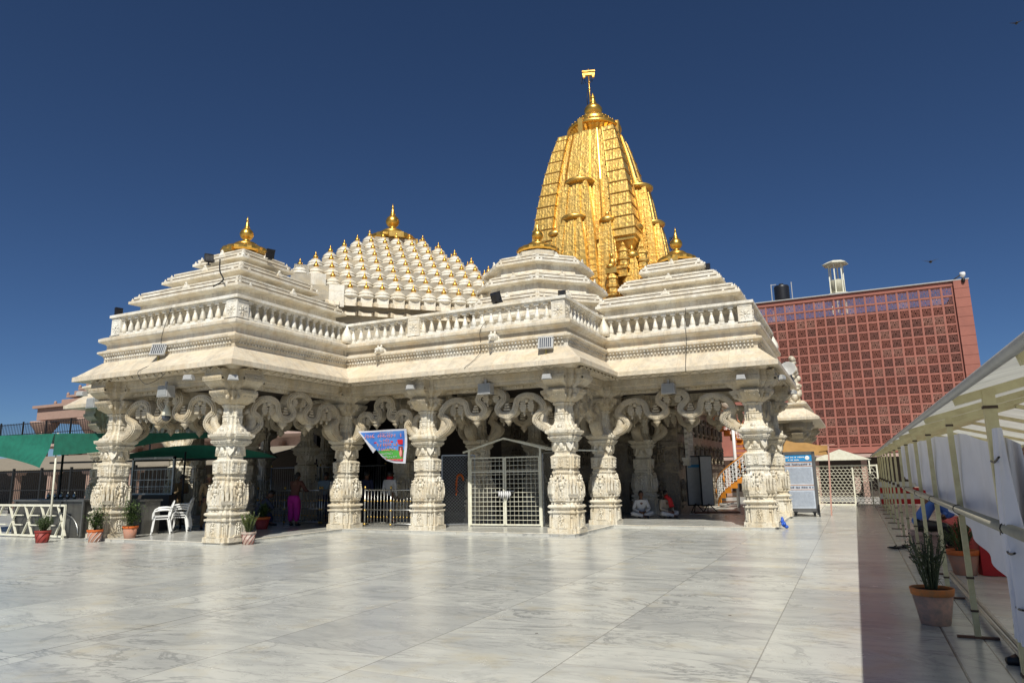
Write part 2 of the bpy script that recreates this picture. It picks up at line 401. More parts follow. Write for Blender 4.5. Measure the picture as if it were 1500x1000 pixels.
b=MB(); strip(b,visP,(-.27,.05),6.32,6.40); strip(b,visP,(-.22,.0),6.28,6.322); b.build('handrail',M['white'],BA)
def baluster():
    b=MB(); b.box((0,0,.03),(.17,.17,.06)); b.lathe([(.075,.06),(.082,.10),(.075,.17),(.04,.31),(.032,.33),(.05,.345),(.05,.365),(.034,.38),(.04,.40),(.062,.42)],10); b.box((0,0,.45),(.155,.155,.06))
    return b
bal=None
blocks=[]
for si,(p,q_,ext) in enumerate([((-19.3,12.7),(-14.2,12.7),(.2,.2)),((-14.2,12.7),(-14.2,17.15),(.26,0.05)),((-14.2,17.15),(-6.7,17.15),(.08,.3)),((-6.7,17.15),(-6.7,20.35),(.22,.15)),((-6.7,20.35),(-2.2,20.35),(.1,.28)),((-2.2,20.35),(-2.2,25.9),(.25,.25))]):
    L=hypot(q_[0]-p[0],q_[1]-p[1]); dx,dy=(q_[0]-p[0])/L,(q_[1]-p[1])/L; nx,ny=dy,-dx
    spans=[(ext[0]+.12,L-ext[1]-.12)]
    if si==0: spans=[(.45,L-.50)]
    if si==1: spans=[(.50,L-.30)]
    if si==2: spans=[(.18,2.35),(2.85,L-.58)]; blocks.append((p[0]+dx*2.6,p[1]+dy*2.6-(-.0),0))
    if si==4: spans=[(.25,L-.60)]
    for a,e in spans:
        n=max(1,round((e-a)/.29))
        for i in range(n+1):
            t=a+(e-a)*i/n; c=(p[0]+dx*t-nx*.1,p[1]+dy*t-ny*.1,5.80)
            if bal is None: bal=baluster().build('baluster',M['white'],BA,c)
            else: dup(bal,c,BA)
def corner_block():
    b=MB(); b.box((0,0,.285),(.40,.40,.52)); b.box((0,0,.02),(.44,.44,.04)); 
    for a in range(4):
        Mt=Matrix.Rotation(a*pi/2,4,'Z')
        b.box((0,-.205,.50),(.32,.012,.025),M=Mt)
        for k in range(4):   # carved interlace on each face
            Mk=Mt@Matrix.Translation((0,-.205,.26))@Matrix.Rotation(k*pi/4,4,'Y')
            b.box((0,0,0),(.30,.014,.022),M=Mk)
        for sx_,sz_ in ((-.08,0),(.08,0),(0,.08),(0,-.08)): b.ell((sx_,-.205,.26+sz_),(.035,.014,.035),6,4,M=Mt)
    return b
cb=corner_block().build('corner_block',M['white'],BA,(-14.40,12.90,5.75))
for c in [(-19.1,12.9,5.75),(-6.90,17.35,5.75),(-2.40,20.55,5.75),(-11.6,17.26,5.75)]: dup(cb,c,BA)
# pointed leaf stones in the inner corners and at the end of the rail
b=MB(); b.lathe([(.16,0),(.19,.12),(.17,.25),(.08,.45),(.0,.62)],8); lf=b.build('leaf_stone',M['white'],BA,(-14.15,17.08,5.76))
for c in [(-6.62,20.25,5.76),(-2.2,25.9,5.76)]: dup(lf,c,BA)

# ---- pillars
def poly20(w,m,d):
    q=[(w,m),(w-d,m),(w-d,w-d),(m,w-d),(m,w)]; out=[]
    for k in range(4):
        c,s=round(cos(k*pi/2)),round(sin(k*pi/2)); out+= [(x*c-y*s,x*s+y*c) for x,y in q]
    return out
def pl(b,prof,mi=0):
    b.loft([[(x,y,z) for x,y in poly20(w,m,d)] for z,w,m,d in prof],mi)
def figure(b,z0,h,rad,ang,arch=True,seed=0,dep=.05):
    rnd=random.Random(seed); Mt=Matrix.Rotation(ang,4,'Z')@Matrix.Translation((0,-rad,z0))
    s=h; sw=rnd.uniform(-.04,.04)*s
    E=lambda x,z,rx,rz,ry=1: b.ell((x*s,-dep*.3,z*s),(rx*s,dep*ry,rz*s),7,5,M=Mt)
    E(sw/s,.80,.065,.085,1.1); E(sw/s,.90,.045,.06,.9); E(0,.60,.10,.12,1.0); E(-sw/s,.45,.095,.08,1.0)
    E(-.06,.27,.05,.17,.8); E(.07,.27,.048,.17,.8); E(-.07,.08,.04,.09,.7); E(.08,.08,.04,.09,.7)
    E(-.15,.55,.035,.10,.7); E(.15,.58,.035,.10,.7); E(-.19,.40,.03,.06,.6); E(.19,.70,.03,.07,.6)
    b.box((0,-.01,.0),(.40*s,dep*1.6,.05*s),M=Mt)
    if arch:
        for k in range(7):
            a=pi*k/6; b.ell((.24*s*cos(a),-.01,(.66+.30*sin(a))*s),(.05*s,dep*.6,.06*s),5,4,M=Mt)
        for sx_ in (-.25,.25): b.box((sx_*s,-.005,.36*s),(.06*s,dep,.6*s),M=Mt)
def shrine(b,z0,h,rad,ang):
    Mt=Matrix.Rotation(ang,4,'Z')@Matrix.Translation((0,-rad,z0))
    for x,hh in ((0,1),(-.22,.78),(.22,.78)):
        w=.15*h if x==0 else .12*h
        b.box((x*h,0,hh*h*.22),(w,.07,hh*h*.42),M=Mt)
        for k in range(6): b.box((x*h,0,(hh*.45+k*.055*hh)*h),(w*(1.15-.14*k),.075-.008*k,.035*h),M=Mt)
        b.ell((x*h,0,hh*h*.82),(w*.22,.03,.05*h),5,4,M=Mt)
    for k in range(3): b.box((0,0,(-.03-k*.07)*h),((.62-.04*k)*h,.07-.012*k,.035*h),M=Mt)
def blocks(b,w,m,z,n,sz,ex=.012):
    for k in range(4):
        Mt=Matrix.Rotation(k*pi/2,4,'Z')
        for i in range(n):
            x=-m+2*m*(i+.5)/n; b.box((x,-w-ex*.3,z),(2*m/n*.6,ex*2,sz),M=Mt)
def shaft_base(b):
    pl(b,[(.06,.45,.30,.06),(.18,.45,.30,.06),(.185,.42,.24,.07),(.57,.41,.24,.07),(.575,.44,.26,.06),(.62,.44,.26,.06),(.63,.38,.24,.05),(.68,.38,.24,.05),(.70,.42,.26,.05),(.73,.44,.27,.05),(.77,.42,.26,.05),(.79,.36,.22,.05),(.84,.36,.22,.05)])
    blocks(b,.44,.26,.598,9,.022); blocks(b,.44,.27,.73,11,.02)
    for k in range(4):
        figure(b,.21,.34,.415,k*pi/2,True,k,.035)
        Mt=Matrix.Rotation(k*pi/2,4,'Z'); b.box((0,-.43,.205),(.30,.06,.03),M=Mt)
        for sx_ in (-1,1):
            b.box((sx_*.31,-.365,.37),(.012,.03,.30),M=Mt); b.box((sx_*.27,-.36,.50),(.05,.025,.05),M=Mt@Matrix.Translation((0,0,0)))
    n=18
    for k in range(n*1):
        a=2*pi*k/n; b.ell((.37*cos(a),.37*sin(a),.81),(.035,.035,.03),5,4)
def shaft(b):
    pl(b,[(.84,.35,.20,.06),(.88,.40,.24,.07),(.98,.41,.24,.08),(1.28,.395,.23,.09),(1.44,.375,.21,.09),(1.50,.33,.19,.07),(1.56,.30,.18,.04),(1.60,.32,.19,.04),(1.64,.32,.19,.04),(1.66,.29,.18,.03),(1.72,.29,.18,.03),
          (1.73,.325,.23,.04),(2.05,.335,.235,.04),(2.07,.30,.2,.03),(2.10,.25,.15,.03),(2.15,.25,.15,.03)])
    blocks(b,.32,.19,1.62,7,.022); blocks(b,.335,.235,2.03,11,.02); blocks(b,.325,.23,1.75,9,.018); blocks(b,.405,.22,.96,8,.025); blocks(b,.29,.18,1.69,8,.02)
    for k in range(4):
        figure(b,.91,.66,.385,k*pi/2,True,10+k,.055)
        shrine(b,1.06,.46,.455,k*pi/2+pi/4)
        Mt=Matrix.Rotation(k*pi/2,4,'Z')
        for x in (-.125,.125): figure(b,1.77,.25,.325,k*pi/2,True,30+k,.03) if x<0 else None
        for x in (-.19,.19):
            b.ell((x,-.32,1.93),(.045,.03,.07),6,4,M=Mt); b.ell((x,-.32,2.0),(.025,.03,.03),6,4,M=Mt); b.ell((x,-.315,1.83),(.06,.03,.035),6,4,M=Mt)
        b.ell((0,-.36,1.0),(.1,.08,.05),7,4,M=Mt)
def upper(b):
    pl(b,[(2.15,.24,.14,.03),(2.19,.28,.14,.05),(2.30,.24,.12,.05),(2.42,.27,.14,.03),(2.46,.34,.22,.03),(2.49,.34,.22,.03),(2.50,.37,.24,.03),(2.56,.40,.26,.04),(2.58,.36,.23,.03),(2.62,.39,.25,.04),(2.66,.45,.27,.05),(2.735,.46,.28,.05),(2.74,.38,.22,.05),(2.80,.36,.2,.05),(2.81,.32,.18,.05),(2.88,.30,.16,.05),(2.89,.27,.14,.04),(2.97,.25,.10,.06),
          (2.98,.235,.10,.07),(3.17,.235,.10,.07),(3.18,.25,.10,.07),(3.21,.25,.10,.07),(3.22,.225,.095,.068),(3.42,.225,.095,.068),(3.43,.25,.11,.075),(3.47,.28,.12,.085),(3.50,.26,.12,.08)])
    blocks(b,.40,.26,2.555,9,.025); blocks(b,.455,.28,2.695,11,.03); blocks(b,.37,.24,2.51,12,.018); blocks(b,.235,.10,2.99,5,.02); blocks(b,.225,.095,3.25,5,.02); blocks(b,.25,.11,3.44,5,.02); blocks(b,.34,.22,2.47,9,.02)
    for k in range(4):   # vase foliage at corners and faces
        Mt=Matrix.Rotation(k*pi/2+pi/4,4,'Z'); 
        b.add([(-.11,-.34,2.44),(.11,-.34,2.44),(.09,-.36,2.30),(0,-.37,2.18),(-.09,-.36,2.30),(-.13,-.24,2.44),(.13,-.24,2.44),(0,-.25,2.16)],[(0,4,3,2,1),(0,1,6,5),(1,2,3,7,6),(4,0,5,7,3)],M=Mt)
        Mt=Matrix.Rotation(k*pi/2,4,'Z'); b.ell((0,-.27,2.32),(.07,.06,.12),7,5,M=Mt); b.ell((-.06,-.27,2.26),(.04,.04,.06),6,4,M=Mt); b.ell((.06,-.27,2.26),(.04,.04,.06),6,4,M=Mt)
        b.ell((0,-.31,2.53),(.05,.1,.06),6,4,M=Mt); b.ell((0,-.34,2.84),(.07,.03,.07),6,4,M=Mt)
        b.ell((0,-.235,3.08),(.05,.015,.06),6,4,M=Mt); b.ell((-.08,-.235,3.05),(.03,.012,.04),6,4,M=Mt); b.ell((.08,-.235,3.05),(.03,.012,.04),6,4,M=Mt)
def capital(b):
    pl(b,[(3.50,.27,.15,.06),(3.53,.33,.20,.07),(3.60,.42,.24,.10),(3.68,.50,.25,.16),(3.74,.56,.25,.20),(3.75,.57,.26,.20),(3.83,.58,.26,.20),(3.84,.50,.26,.15),(3.87,.46,.26,.12),(3.90,.50,.27,.14),(3.97,.62,.30,.20),(4.06,.72,.31,.26),(4.07,.74,.33,.26),(4.19,.75,.33,.26),(4.20,.69,.32,.22),(4.37,.69,.32,.22)])
    blocks(b,.575,.25,3.79,9,.03); blocks(b,.745,.32,4.13,11,.03); blocks(b,.69,.31,4.30,9,.04); blocks(b,.47,.25,3.86,9,.025)
    for k in range(4):
        Mt=Matrix.Rotation(k*pi/2,4,'Z')
        for z,r in ((3.66,.45),(3.99,.57)):
            for sx_ in (-1,1): b.ell((sx_*.25,-r*.92,z),(.02,.09,.08),6,5,M=Mt)
            for x in (-.12,0,.12): b.ell((x,-r-.05,z+.04),(.05,.03,.05),6,4,M=Mt)
        b.box((0,-.69,4.12),(.66,.05,.06),M=Mt)
        for x in (-.15,.15): b.ell((x,-.665,4.26),(.10,.025,.06),7,4,M=Mt)
def pillar(x,y,src=None,lab=None):
    global PIL
    if src is None:
        r=empty('pillar',(x,y,0)); r.parent=T
        for nm,fn,mt in (('pillar_base',shaft_base,'pillar'),('pillar_shaft',shaft,'pillar'),('abacus',upper,'pillar'),('capital',capital,'bracket')):
            b=MB(); fn(b); b.build(nm,M[mt],r)
        return r
    return dup(src,(x,y,0),T,rz=(int(abs(x)*7+y*3)%4)*pi/2)
pil0=pillar(-14.45,13.0)
PX=[(-19.05,13.0),(-14.45,17.6),(-11.4,17.6),(-7,17.6),(-7,20.8),(-2.45,20.8),(-2.45,25.4),(-7,25.4),(-19.05,17.6),(-22.1,17.6),(-26.5,17.6),(-11.4,20.8),(-22.1,20.8),(-14.45,20.8),(-19.05,20.8),(-22.1,25.4),(-26.5,22),(-26.5,26),(-11.4,25.4),(-7,22.9)]
PX=[p for p in PX if p!=(-7,22.9)]
for p in PX: pillar(*p,src=pil0)

# ---- cusped arches between pillars
def arch(p,q_,name='arch',peak=4.02):
    b=MB(); p=Vector((*p,0)); q_=Vector((*q_,0)); L=(q_-p).length; d=(q_-p)/L; nrm=Vector((d.y,-d.x,0))
    S=[(.09,2.76),(.145,2.86),(.185,3.04),(.165,3.22),(.125,3.34),(.135,3.52),(.185,3.70),(.25,3.75),(.305,3.66),(.32,3.48),(.335,3.32),(.38,3.22),(.43,3.28),(.452,3.42),(.435,3.56),(.408,3.68),(.412,3.82),(.445,3.93),(.5,4.0)]
    if L<3.6: S=[(.13,2.76),(.20,2.92),(.225,3.10),(.19,3.28),(.20,3.44),(.27,3.52),(.33,3.46),(.355,3.34),(.40,3.32),(.44,3.42),(.43,3.60),(.40,3.72),(.42,3.88),(.5,3.98)]
    full=[(u,z) for u,z in S]+[(1-u,z) for u,z in S[:-1][::-1]]
    C=cat_rom([(u*L,0,z) for u,z in full],4)
    def pt(u,o,z): v=p+d*u+nrm*o; return (v.x,v.y,z)
    n=len(C)
    for w,th,ex in ((.18,.26,0),(.11,.32,0)):
        secs=[]
        for i,c in enumerate(C):
            t=(C[min(i+1,n-1)]-C[max(i-1,0)]).normalized(); a=Vector((-t.z,0,t.x))
            c1=c+a*w/2; c2=c-a*w/2
            secs.append([pt(c1.x,-th/2,c1.z),pt(c1.x,th/2,c1.z),pt(c2.x,th/2,c2.z),pt(c2.x,-th/2,c2.z)])
        b.loft(secs)
    # beads along the ribbon face
    for i in range(2,n-2,1):
        c=C[i]
        for s_ in (-1,1): b.box(pt(c.x,s_*.165,c.z),(.03,.03,.03),atan2(d.y,d.x))
    rz=atan2(d.y,d.x)
    def steps(u,z,s,k=5,pend=True):  # stepped mini tower, hanging
        for i in range(k):
            ww=s*(.55+.45*sin(pi*(i+.6)/k)); b.box(pt(u,0,z-i*s*.30),(ww,.22,s*.20),rz); b.box(pt(u,0,z-i*s*.30-s*.14),(ww*.8,.19,s*.12),rz)
        for i in range(3): b.box(pt(u,0,z+s*(.24+.2*i)),(s*(.55-.17*i),.18,s*.18),rz)
        if pend: b.lathe([(s*.30,0),(s*.16,-s*.2),(s*.22,-s*.28),(s*.10,-s*.45),(0,-s*.6)],8,c=pt(u,0,z-k*s*.30+.02))
    lo=[.215,.27] if L>=3.6 else [.235,.29]
    sc=.22 if L>=3.6 else .16
    for u in lo+[1-x for x in lo]: steps(u*L,3.55 if L>=3.6 else 3.36,sc,4)
    for u in (.462,.538): steps(u*L,3.80,sc,3)
    for u in ((.385,.615) if L>=3.6 else (.38,.62)):
        z=3.20 if L>=3.6 else 3.30
        b.lathe([(.17,.04),(.19,0),(.10,-.05),(.13,-.09),(.05,-.17),(0,-.24)],10,c=pt(u*L,0,z-.03))
        for i in range(4): b.box(pt(u*L,0,z+.12+i*.075),((.26-.05*i),.2,.05),rz)
        for s_ in (-1,1): b.box(pt(u*L+s_*.13,0,z+.10),(.08,.24,.07),rz)
    for u in ((.243,.757) if L>=3.6 else ()):  # discs within the lobes
        for s_ in (-1,1): b.ell(pt(u*L,s_*.1,3.62),(.07,.07,.07),8,5)
    # large curled leaf beside each pillar
    for u,sg in ((.10,1),(.90,-1)):
        cc=cat_rom([pt(u*L-sg*.04,0,2.78),pt(u*L+sg*.12,0,2.95),pt(u*L+sg*.16,0,3.18),pt(u*L+sg*.02,0,3.36),pt(u*L-sg*.08,0,3.30)],4)
        b.tube(cc,[.10,.11,.12,.13,.135,.14,.14,.135,.13,.125,.12,.11,.10,.09,.07,.05,.03],8)
    # spandrel carving plate behind, under the beam
    b.box(pt(L/2,.0,4.03),(L-.9,.07,.14),rz)
    for i in range(int(L/.22)):
        u=.5+i*.22
        if u<L-.5:
            for s_ in (-1,1): b.ell(pt(u,s_*.04,4.04),(.09 if abs(d.x)>.5 else .02,.02 if abs(d.x)>.5 else .09,.05),7,4)
    return b.build(name,M['bracket'],T)
A_=[((-19.05,13),(-14.45,13)),((-14.45,13),(-14.45,17.6)),((-14.45,17.6),(-11.4,17.6)),((-11.4,17.6),(-7,17.6)),((-7,17.6),(-7,20.8)),((-7,20.8),(-2.45,20.8)),((-2.45,20.8),(-2.45,25.4)),
    ((-19.05,13),(-19.05,17.6)),((-19.05,17.6),(-22.1,17.6)),((-22.1,17.6),(-26.5,17.6)),((-19.05,17.6),(-14.45,17.6)),((-7,20.8),(-7,25.4)),((-2.45,25.4),(-7,25.4)),((-11.4,17.6),(-11.4,20.8)),((-14.45,20.8),(-11.4,20.8)),((-11.4,20.8),(-7,20.8)),((-26.5,17.6),(-26.5,22))]
for p,q_ in A_: arch(p,q_)
# ---- inner sanctum walls and rear walls of the hall
b=MB(); 
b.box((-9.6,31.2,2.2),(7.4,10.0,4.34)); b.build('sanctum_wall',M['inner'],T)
b=MB()
for k in range(9):
    z=.3+k*.47; b.box((-5.89,31.2,z),(.10,9.6,.09)); b.box((-9.6,26.17,z),(7.2,.1,.09))
for k in range(10):
    y=26.6+k*1.0; 
    Mt=Matrix.Translation((-5.86,y,0))@Matrix.Rotation(pi/2,4,'Z')
    for zz in (.5,1.9,3.0):
        bb=MB(); figure(bb,zz,.8,0,0,True,k*3+int(zz*2),.09); b.add(bb.v,bb.f,0,True,Mt)
for k in range(7):
    Mt=Matrix.Translation((-12.6+k*1.0,26.14,0))
    for zz in (.5,1.9,3.0):
        bb=MB(); figure(bb,zz,.8,0,0,True,k*5+int(zz*2),.09); b.add(bb.v,bb.f,0,True,Mt)
b.build('sanctum_carving',M['inner'],T)
b=MB()
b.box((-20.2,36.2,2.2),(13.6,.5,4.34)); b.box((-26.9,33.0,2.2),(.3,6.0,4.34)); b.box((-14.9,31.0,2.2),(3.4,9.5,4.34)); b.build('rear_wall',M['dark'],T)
b=MB()
for k in range(6):
    x=-25+k*2.0; b.box((x,33.5,2.2),(.30,.30,4.34))
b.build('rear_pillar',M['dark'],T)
# jharokha balcony window on sanctum side (grey white stone)
b=MB()
Mt=Matrix.Translation((-5.80,26.6,0))
b.box((.10,.45,2.05),(.30,1.1,.10),M=Mt); b.box((.10,.45,1.9),(.22,.9,.2),M=Mt,taper=1.2)
for i in range(5): b.box((.16,.0+i*.225,2.75),(.12,.05,1.3),M=Mt)
for i in range(7): b.box((.16,.45,2.2+i*.2),(.10,.95,.04),M=Mt)
b.box((.10,.45,3.45),(.34,1.2,.10),M=Mt); b.box((.08,.45,3.6),(.24,1.0,.2),M=Mt,taper=.7)
for i in range(5): b.ell((.2,.02+i*.22,1.86),(.05,.06,.09),6,4,M=Mt)
b.build('balcony_window',M['white'],T)

# ---- stepped pyramid roofs
def kalasha(b,s=1.0,disc=.72,ribs=True):
    b.lathe([(disc*.93,0),(disc,.05*s),(disc*1.0,.12*s),(disc*.92,.17*s),(disc*.62,.26*s),(disc*.48,.28*s)],36,smooth=not ribs,rib=.018 if ribs else 0)
    b.lathe([(disc*.5,.27*s),(disc*.5,.33*s),(disc*.38,.39*s),(.15*s,.42*s),(.11*s,.45*s),(.10*s,.50*s),(.15*s,.54*s),(.20*s,.62*s),(.205*s,.69*s),(.17*s,.78*s),(.10*s,.85*s),(.07*s,.88*s),(.085*s,.90*s),(.065*s,.93*s),(.04*s,1.05*s),(.03*s,1.12*s),(.038*s,1.14*s),(.02*s,1.17*s),(0,1.27*s)],24)
def roof_ring(poly_of,prof,b):
    b.loft([[(x,y,z) for x,y in poly_of(w)] for w,z in prof],0,False,True)
def crest(b,poly,z,s=.09,kind=0):
    n=len(poly)
    for i in range(n):
        a=Vector(poly[i]); c=Vector(poly[(i+1)%n]); L=(c-a).length; d=(c-a)/L; rz=atan2(d.y,d.x)
        fr=[.03/L*2,1-.03/L*2] if kind==0 else [.5]
        if L>1.4: fr=[.015,.10,.90,.985] if kind==0 else [.015,.475,.5,.525,.985]
        for t in fr:
            v=a+d*L*t; mid=abs(t-.5)<.01
            sz=s*(2.4 if mid else 1)
            b.box((v.x,v.y,z+sz*.4),(sz*1.3,sz*.6,sz*.8),rz,taper=.5); b.ell((v.x,v.y,z+sz*.95),(sz*.3,sz*.3,sz*.32),6,4)
def rounded_sq(cx,cy):
    def g(w): # square with stepped (projecting) centre of each face
        m=w*.55; e=.07
        q=[(w+e,-m),(w+e,m),(w,m),(w,w)]
        out=[]
        for k in range(4):
            c,s=round(cos(k*pi/2)),round(sin(k*pi/2)); out+=[(cx+x*c-y*s,cy+x*s+y*c) for x,y in q+[(m,w)]]
        return out
    return g
def sqpoly(cx,cy):
    return lambda w:[(cx-w,cy-w),(cx+w,cy-w),(cx+w,cy+w),(cx-w,cy+w)]
def octpoly(cx,cy):
    k=.4142
    return lambda w:[(cx+x*w,cy+y*w) for x,y in ((-k,-1),(k,-1),(1,-k),(1,k),(k,1),(-k,1),(-1,k),(-1,-k))]
def pyramid(poly,tiers,base_z,top,label,kal,cx,cy,corner=True):
    r=empty('pyramid_roof'); r.parent=T; r['label']=label
    b=MB()
    w0=tiers[0][0]-.22; z=base_z
    prof=[(w0+.12,z),(w0+.12,tiers[0][1]-.62),(w0+.22,tiers[0][1]-.52),(w0+.22,tiers[0][1]-.42),(w0,tiers[0][1]-.36)]
    for i,(w,zt) in enumerate(tiers):
        wn=tiers[i+1][0] if i+1<len(tiers) else top[0]+.10
        inner=w-.24
        prof+= [(inner,zt-.05),(w-.10,zt-.02),(w,zt),(w,zt+.075),(w-.09,zt+.11),(w-.14,zt+.11),(w-.14,zt+.13),(w-.10,zt+.15),(w-.10,zt+.22),(w-.20,zt+.26),(w-.27,zt+.26),(w-.27,zt+.285),(w-.23,zt+.30),(w-.23,zt+.35),(w-.33,zt+.39),(wn-.18,zt+.42)]
    prof+= [(top[0],top[1]-.03),(top[0]*.9,top[1])]
    roof_ring(poly,prof,b)
    b.build('roof_tiers',M['roofm'],r)
    b=MB()
    for w,zt in tiers:
        crest(b,poly(w-.05),zt+.09,.062,0)
        crest(b,poly(w-.17),zt+.24,.06,1)
    b.build('roof_crest',M['white'],r)
    b=MB()
    for w,zt in tiers:
        for dz,ww in ((.119,w-.118),(.272,w-.245)):
            pr=poly(ww+.025); b.loft([[(x,y,zt+dz-.012) for x,y in pr],[(x,y,zt+dz+.012) for x,y in pr]])
    b.build('roof_joint',M['grime'],r)
    b=MB(); s,disc=kal
    kalasha(b,s,disc); 
    for v in b.v: pass
    o=b.build('finial',M['goldr'],r,(cx,cy,top[1]+.05))
    if corner:
        b=MB(); 
        for a in range(4):
            Mt=Matrix.Rotation(a*pi/2,4,'Z'); b.box((0,-disc*.86,.09),(disc*.5,disc*.25,.17),M=Mt)
        b.build('finial_base',M['gold'],r,(cx,cy,top[1]-.02))
    return r
tz=[(2.25,6.77),(1.65,7.43),(1.07,8.07)]
pyramid(sqpoly(-16.75,15.2),tz,5.7,(.62,8.52),'stepped pyramid roof nearest the left end',(1.04,.74),-16.75,15.2)
pyramid(sqpoly(-4.77,22.9),tz,5.7,(.62,8.52),'stepped pyramid roof at the right end, below the spire',(1.04,.66),-4.77,22.9)
pyramid(octpoly(-10.0,23),[(2.86,7.24),(2.38,8.05),(1.93,8.87)],5.7,(.78,9.72),'eight-sided stepped roof in the middle',(1.1,.80),-10.0,23,False)

# ---- bell-covered roof over the main hall
BR=empty('bell_roof',(-16.75,23,0),None); BR.parent=T; BR.rotation_euler=(0,0,-pi/4)
s_=.544; z1=7.93
def tz_(t): return z1+.499*(t-1)-.005*(t-1)**2
b=MB()
# local frame: -y... visible face normal = (+1,-1)/sqrt2 => rotate -45deg: local x = (1,-1)/sqrt2, local y = (1,1)/sqrt2
b.box((0,0,6.3),(17.6*s_,17.6*s_,2.2))
for t in range(1,9):
    r=(10-t)*s_; z=tz_(t)-.52; b.box((0,0,z+.10),(2*r+.10,2*r+.10,.22)); b.box((0,0,z+.40),(2*r-.50,2*r-.50,.42))
b.box((0,0,tz_(9)-.35),(2*s_*1.2,2*s_*1.2,.5)); b.build('bell_roof_core',M['shade_core'],BR)
def turret():
    b=MB(); 
    b.box((0,0,-.40),(.40,.40,.24)); b.lathe([(.22,-.30),(.285,-.27),(.305,-.23),(.30,-.20),(.26,-.17),(.25,-.155),(.27,-.14),(.272,-.11),(.23,-.05),(.15,-.0),(.10,.01)],16)
    b.lathe([(.15,-.01),(.165,.0),(.165,.025),(.12,.045),(.06,.07)],14)
    return b
def tipm():
    b=MB(); b.lathe([(.045,.05),(.08,.07),(.095,.12),(.085,.17),(.05,.21),(.027,.23),(.036,.245),(.018,.30),(0,.37)],10); return b
cols={-7:(3,3),-6:(3,4),-5:(2,5),-4:(1,6),-3:(1,7),-2:(1,8),-1:(1,8),0:(1,8),1:(1,8),2:(1,8),3:(1,7),4:(1,6),5:(2,5),6:(3,4),7:(3,3)}
tu=ti=None
for c,(lo,hi) in cols.items():
    for t in range(lo,hi+1):
        L=((10-t)*s_,c*s_,tz_(t)-.10)
        if tu is None: tu=turret().build('bell_turret',M['roofm'],BR,L); ti=tipm().build('turret_finial',M['goldr'],BR,L)
        else: dup(tu,L,BR); dup(ti,L,BR)
bt=MB(); bf=MB(); A=turret(); Bq=tipm()
for k in (1,2,3):
    Mk=Matrix.Rotation(k*pi/2,4,'Z')
    for c,(lo,hi) in cols.items():
        for t in range(lo,hi+1):
            if k==3 and c==(10-t): continue
            Mt=Matrix.Translation(Mk@Vector(((10-t)*s_,c*s_,tz_(t)-.10)))
            if abs(c)==10-t and k!=2: continue
            bt.add(A.v,A.f,0,True,Mt); bf.add(Bq.v,Bq.f,0,True,Mt)
tag(bt.build('bell_turret',M['roofm'],BR),kind='stuff'); tag(bf.build('turret_finial',M['goldr'],BR),kind='stuff')
b=MB(); pz=tz_(1)-.62
# wavy double eave below lowest bells
for dz,w in ((0,.0),(-.30,-.12)):
    for c in range(-5,6):
        for k in range(4):
            Mk=Matrix.Rotation(k*pi/2,4,'Z')
            r=9*s_+w
            b.add([(r-.3,c*s_-s_/2,pz+dz),(r+.10,c*s_-s_/2,pz+dz-.02),(r+.34,c*s_-s_*.3,pz+dz-.10),(r+.34,c*s_+s_*.3,pz+dz-.10),(r+.10,c*s_+s_/2,pz+dz-.02),(r-.3,c*s_+s_/2,pz+dz),
                   (r-.3,c*s_-s_/2,pz+dz+.16),(r+.06,c*s_-s_/2,pz+dz+.14),(r+.30,c*s_-s_*.3,pz+dz+.02),(r+.30,c*s_+s_*.3,pz+dz+.02),(r+.06,c*s_+s_/2,pz+dz+.14),(r-.3,c*s_+s_/2,pz+dz+.16)],
                  [(0,1,2,3,4,5)[::-1],(6,7,8,9,10,11),(0,1,7,6),(1,2,8,7),(2,3,9,8),(3,4,10,9),(4,5,11,10)],M=Mk)
b.build('wavy_eave',M['eave'],BR)
b=MB()
for k in range(4):   # carved end blocks where the eave meets the cross gables
    Mk=Matrix.Rotation(k*pi/2,4,'Z')
    for i,(r,c,z) in enumerate(((9.0,-4.85,7.55),(8.0,-5.9,8.05),(6.9,-6.9,8.5))):
        for sg in (1,-1): b.box((r*s_,sg*c*s_,z),(.5,.5,.75),M=Mk)
b.build('gable_block',M['white'],BR)
b=MB(); kalasha(b,1.42,.98); b.build('finial',M['goldr'],BR,(0,0,11.33))
b=MB()
for a in range(4):
    b.box((0,-.90,.12),(.6,.3,.24),M=Matrix.Rotation(a*pi/2,4,'Z'))
b.build('finial_base',M['gold'],BR,(0,0,11.28))

# ---- golden spire
SP=empty('spire',(-10.2,31,0)); SP.parent=T; SP['label']='tall golden curved spire with carved panels and smaller spires on its sides'
pts=[(9.0,2.74),(10.5,2.68),(12.6,2.50),(14.2,2.27),(15.6,2.02),(16.8,1.75),(17.9,1.44)]
def wz(z):
    for (a,wa),(b_,wb) in zip(pts[:-1],pts[1:]):
        if z<=b_: return wa+(wb-wa)*(z-a)/(b_-a)
    return pts[-1][1]
def sp_poly(w):
    q=[(w*1.03,-w*.17),(w*1.03,w*.17),(w*.98,w*.18),(w*.98,w*.38),(w*.93,w*.39),(w*.93,w*.58),(w*.99,w*.59),(w*.99,w*.99),(w*.59,w*.99),(w*.58,w*.93),(w*.39,w*.93),(w*.38,w*.98),(w*.18,w*.98)]
    out=[]
    for k in range(4):
        c,s=round(cos(k*pi/2)),round(sin(k*pi/2)); out+=[(x*c-y*s,x*s+y*c) for x,y in q]
    return out
b=MB(); zs=[6.0+i*.35 for i in range(35)]; zs=[z for z in zs if z<17.95]+[17.95]
b.loft([[(x,y,z) for x,y in sp_poly(wz(max(z,9))*(1 if z>11.9 else .84))] for z in zs]); 
b.build('spire_body',M['goldc'],SP)
b=MB(); z=9.3
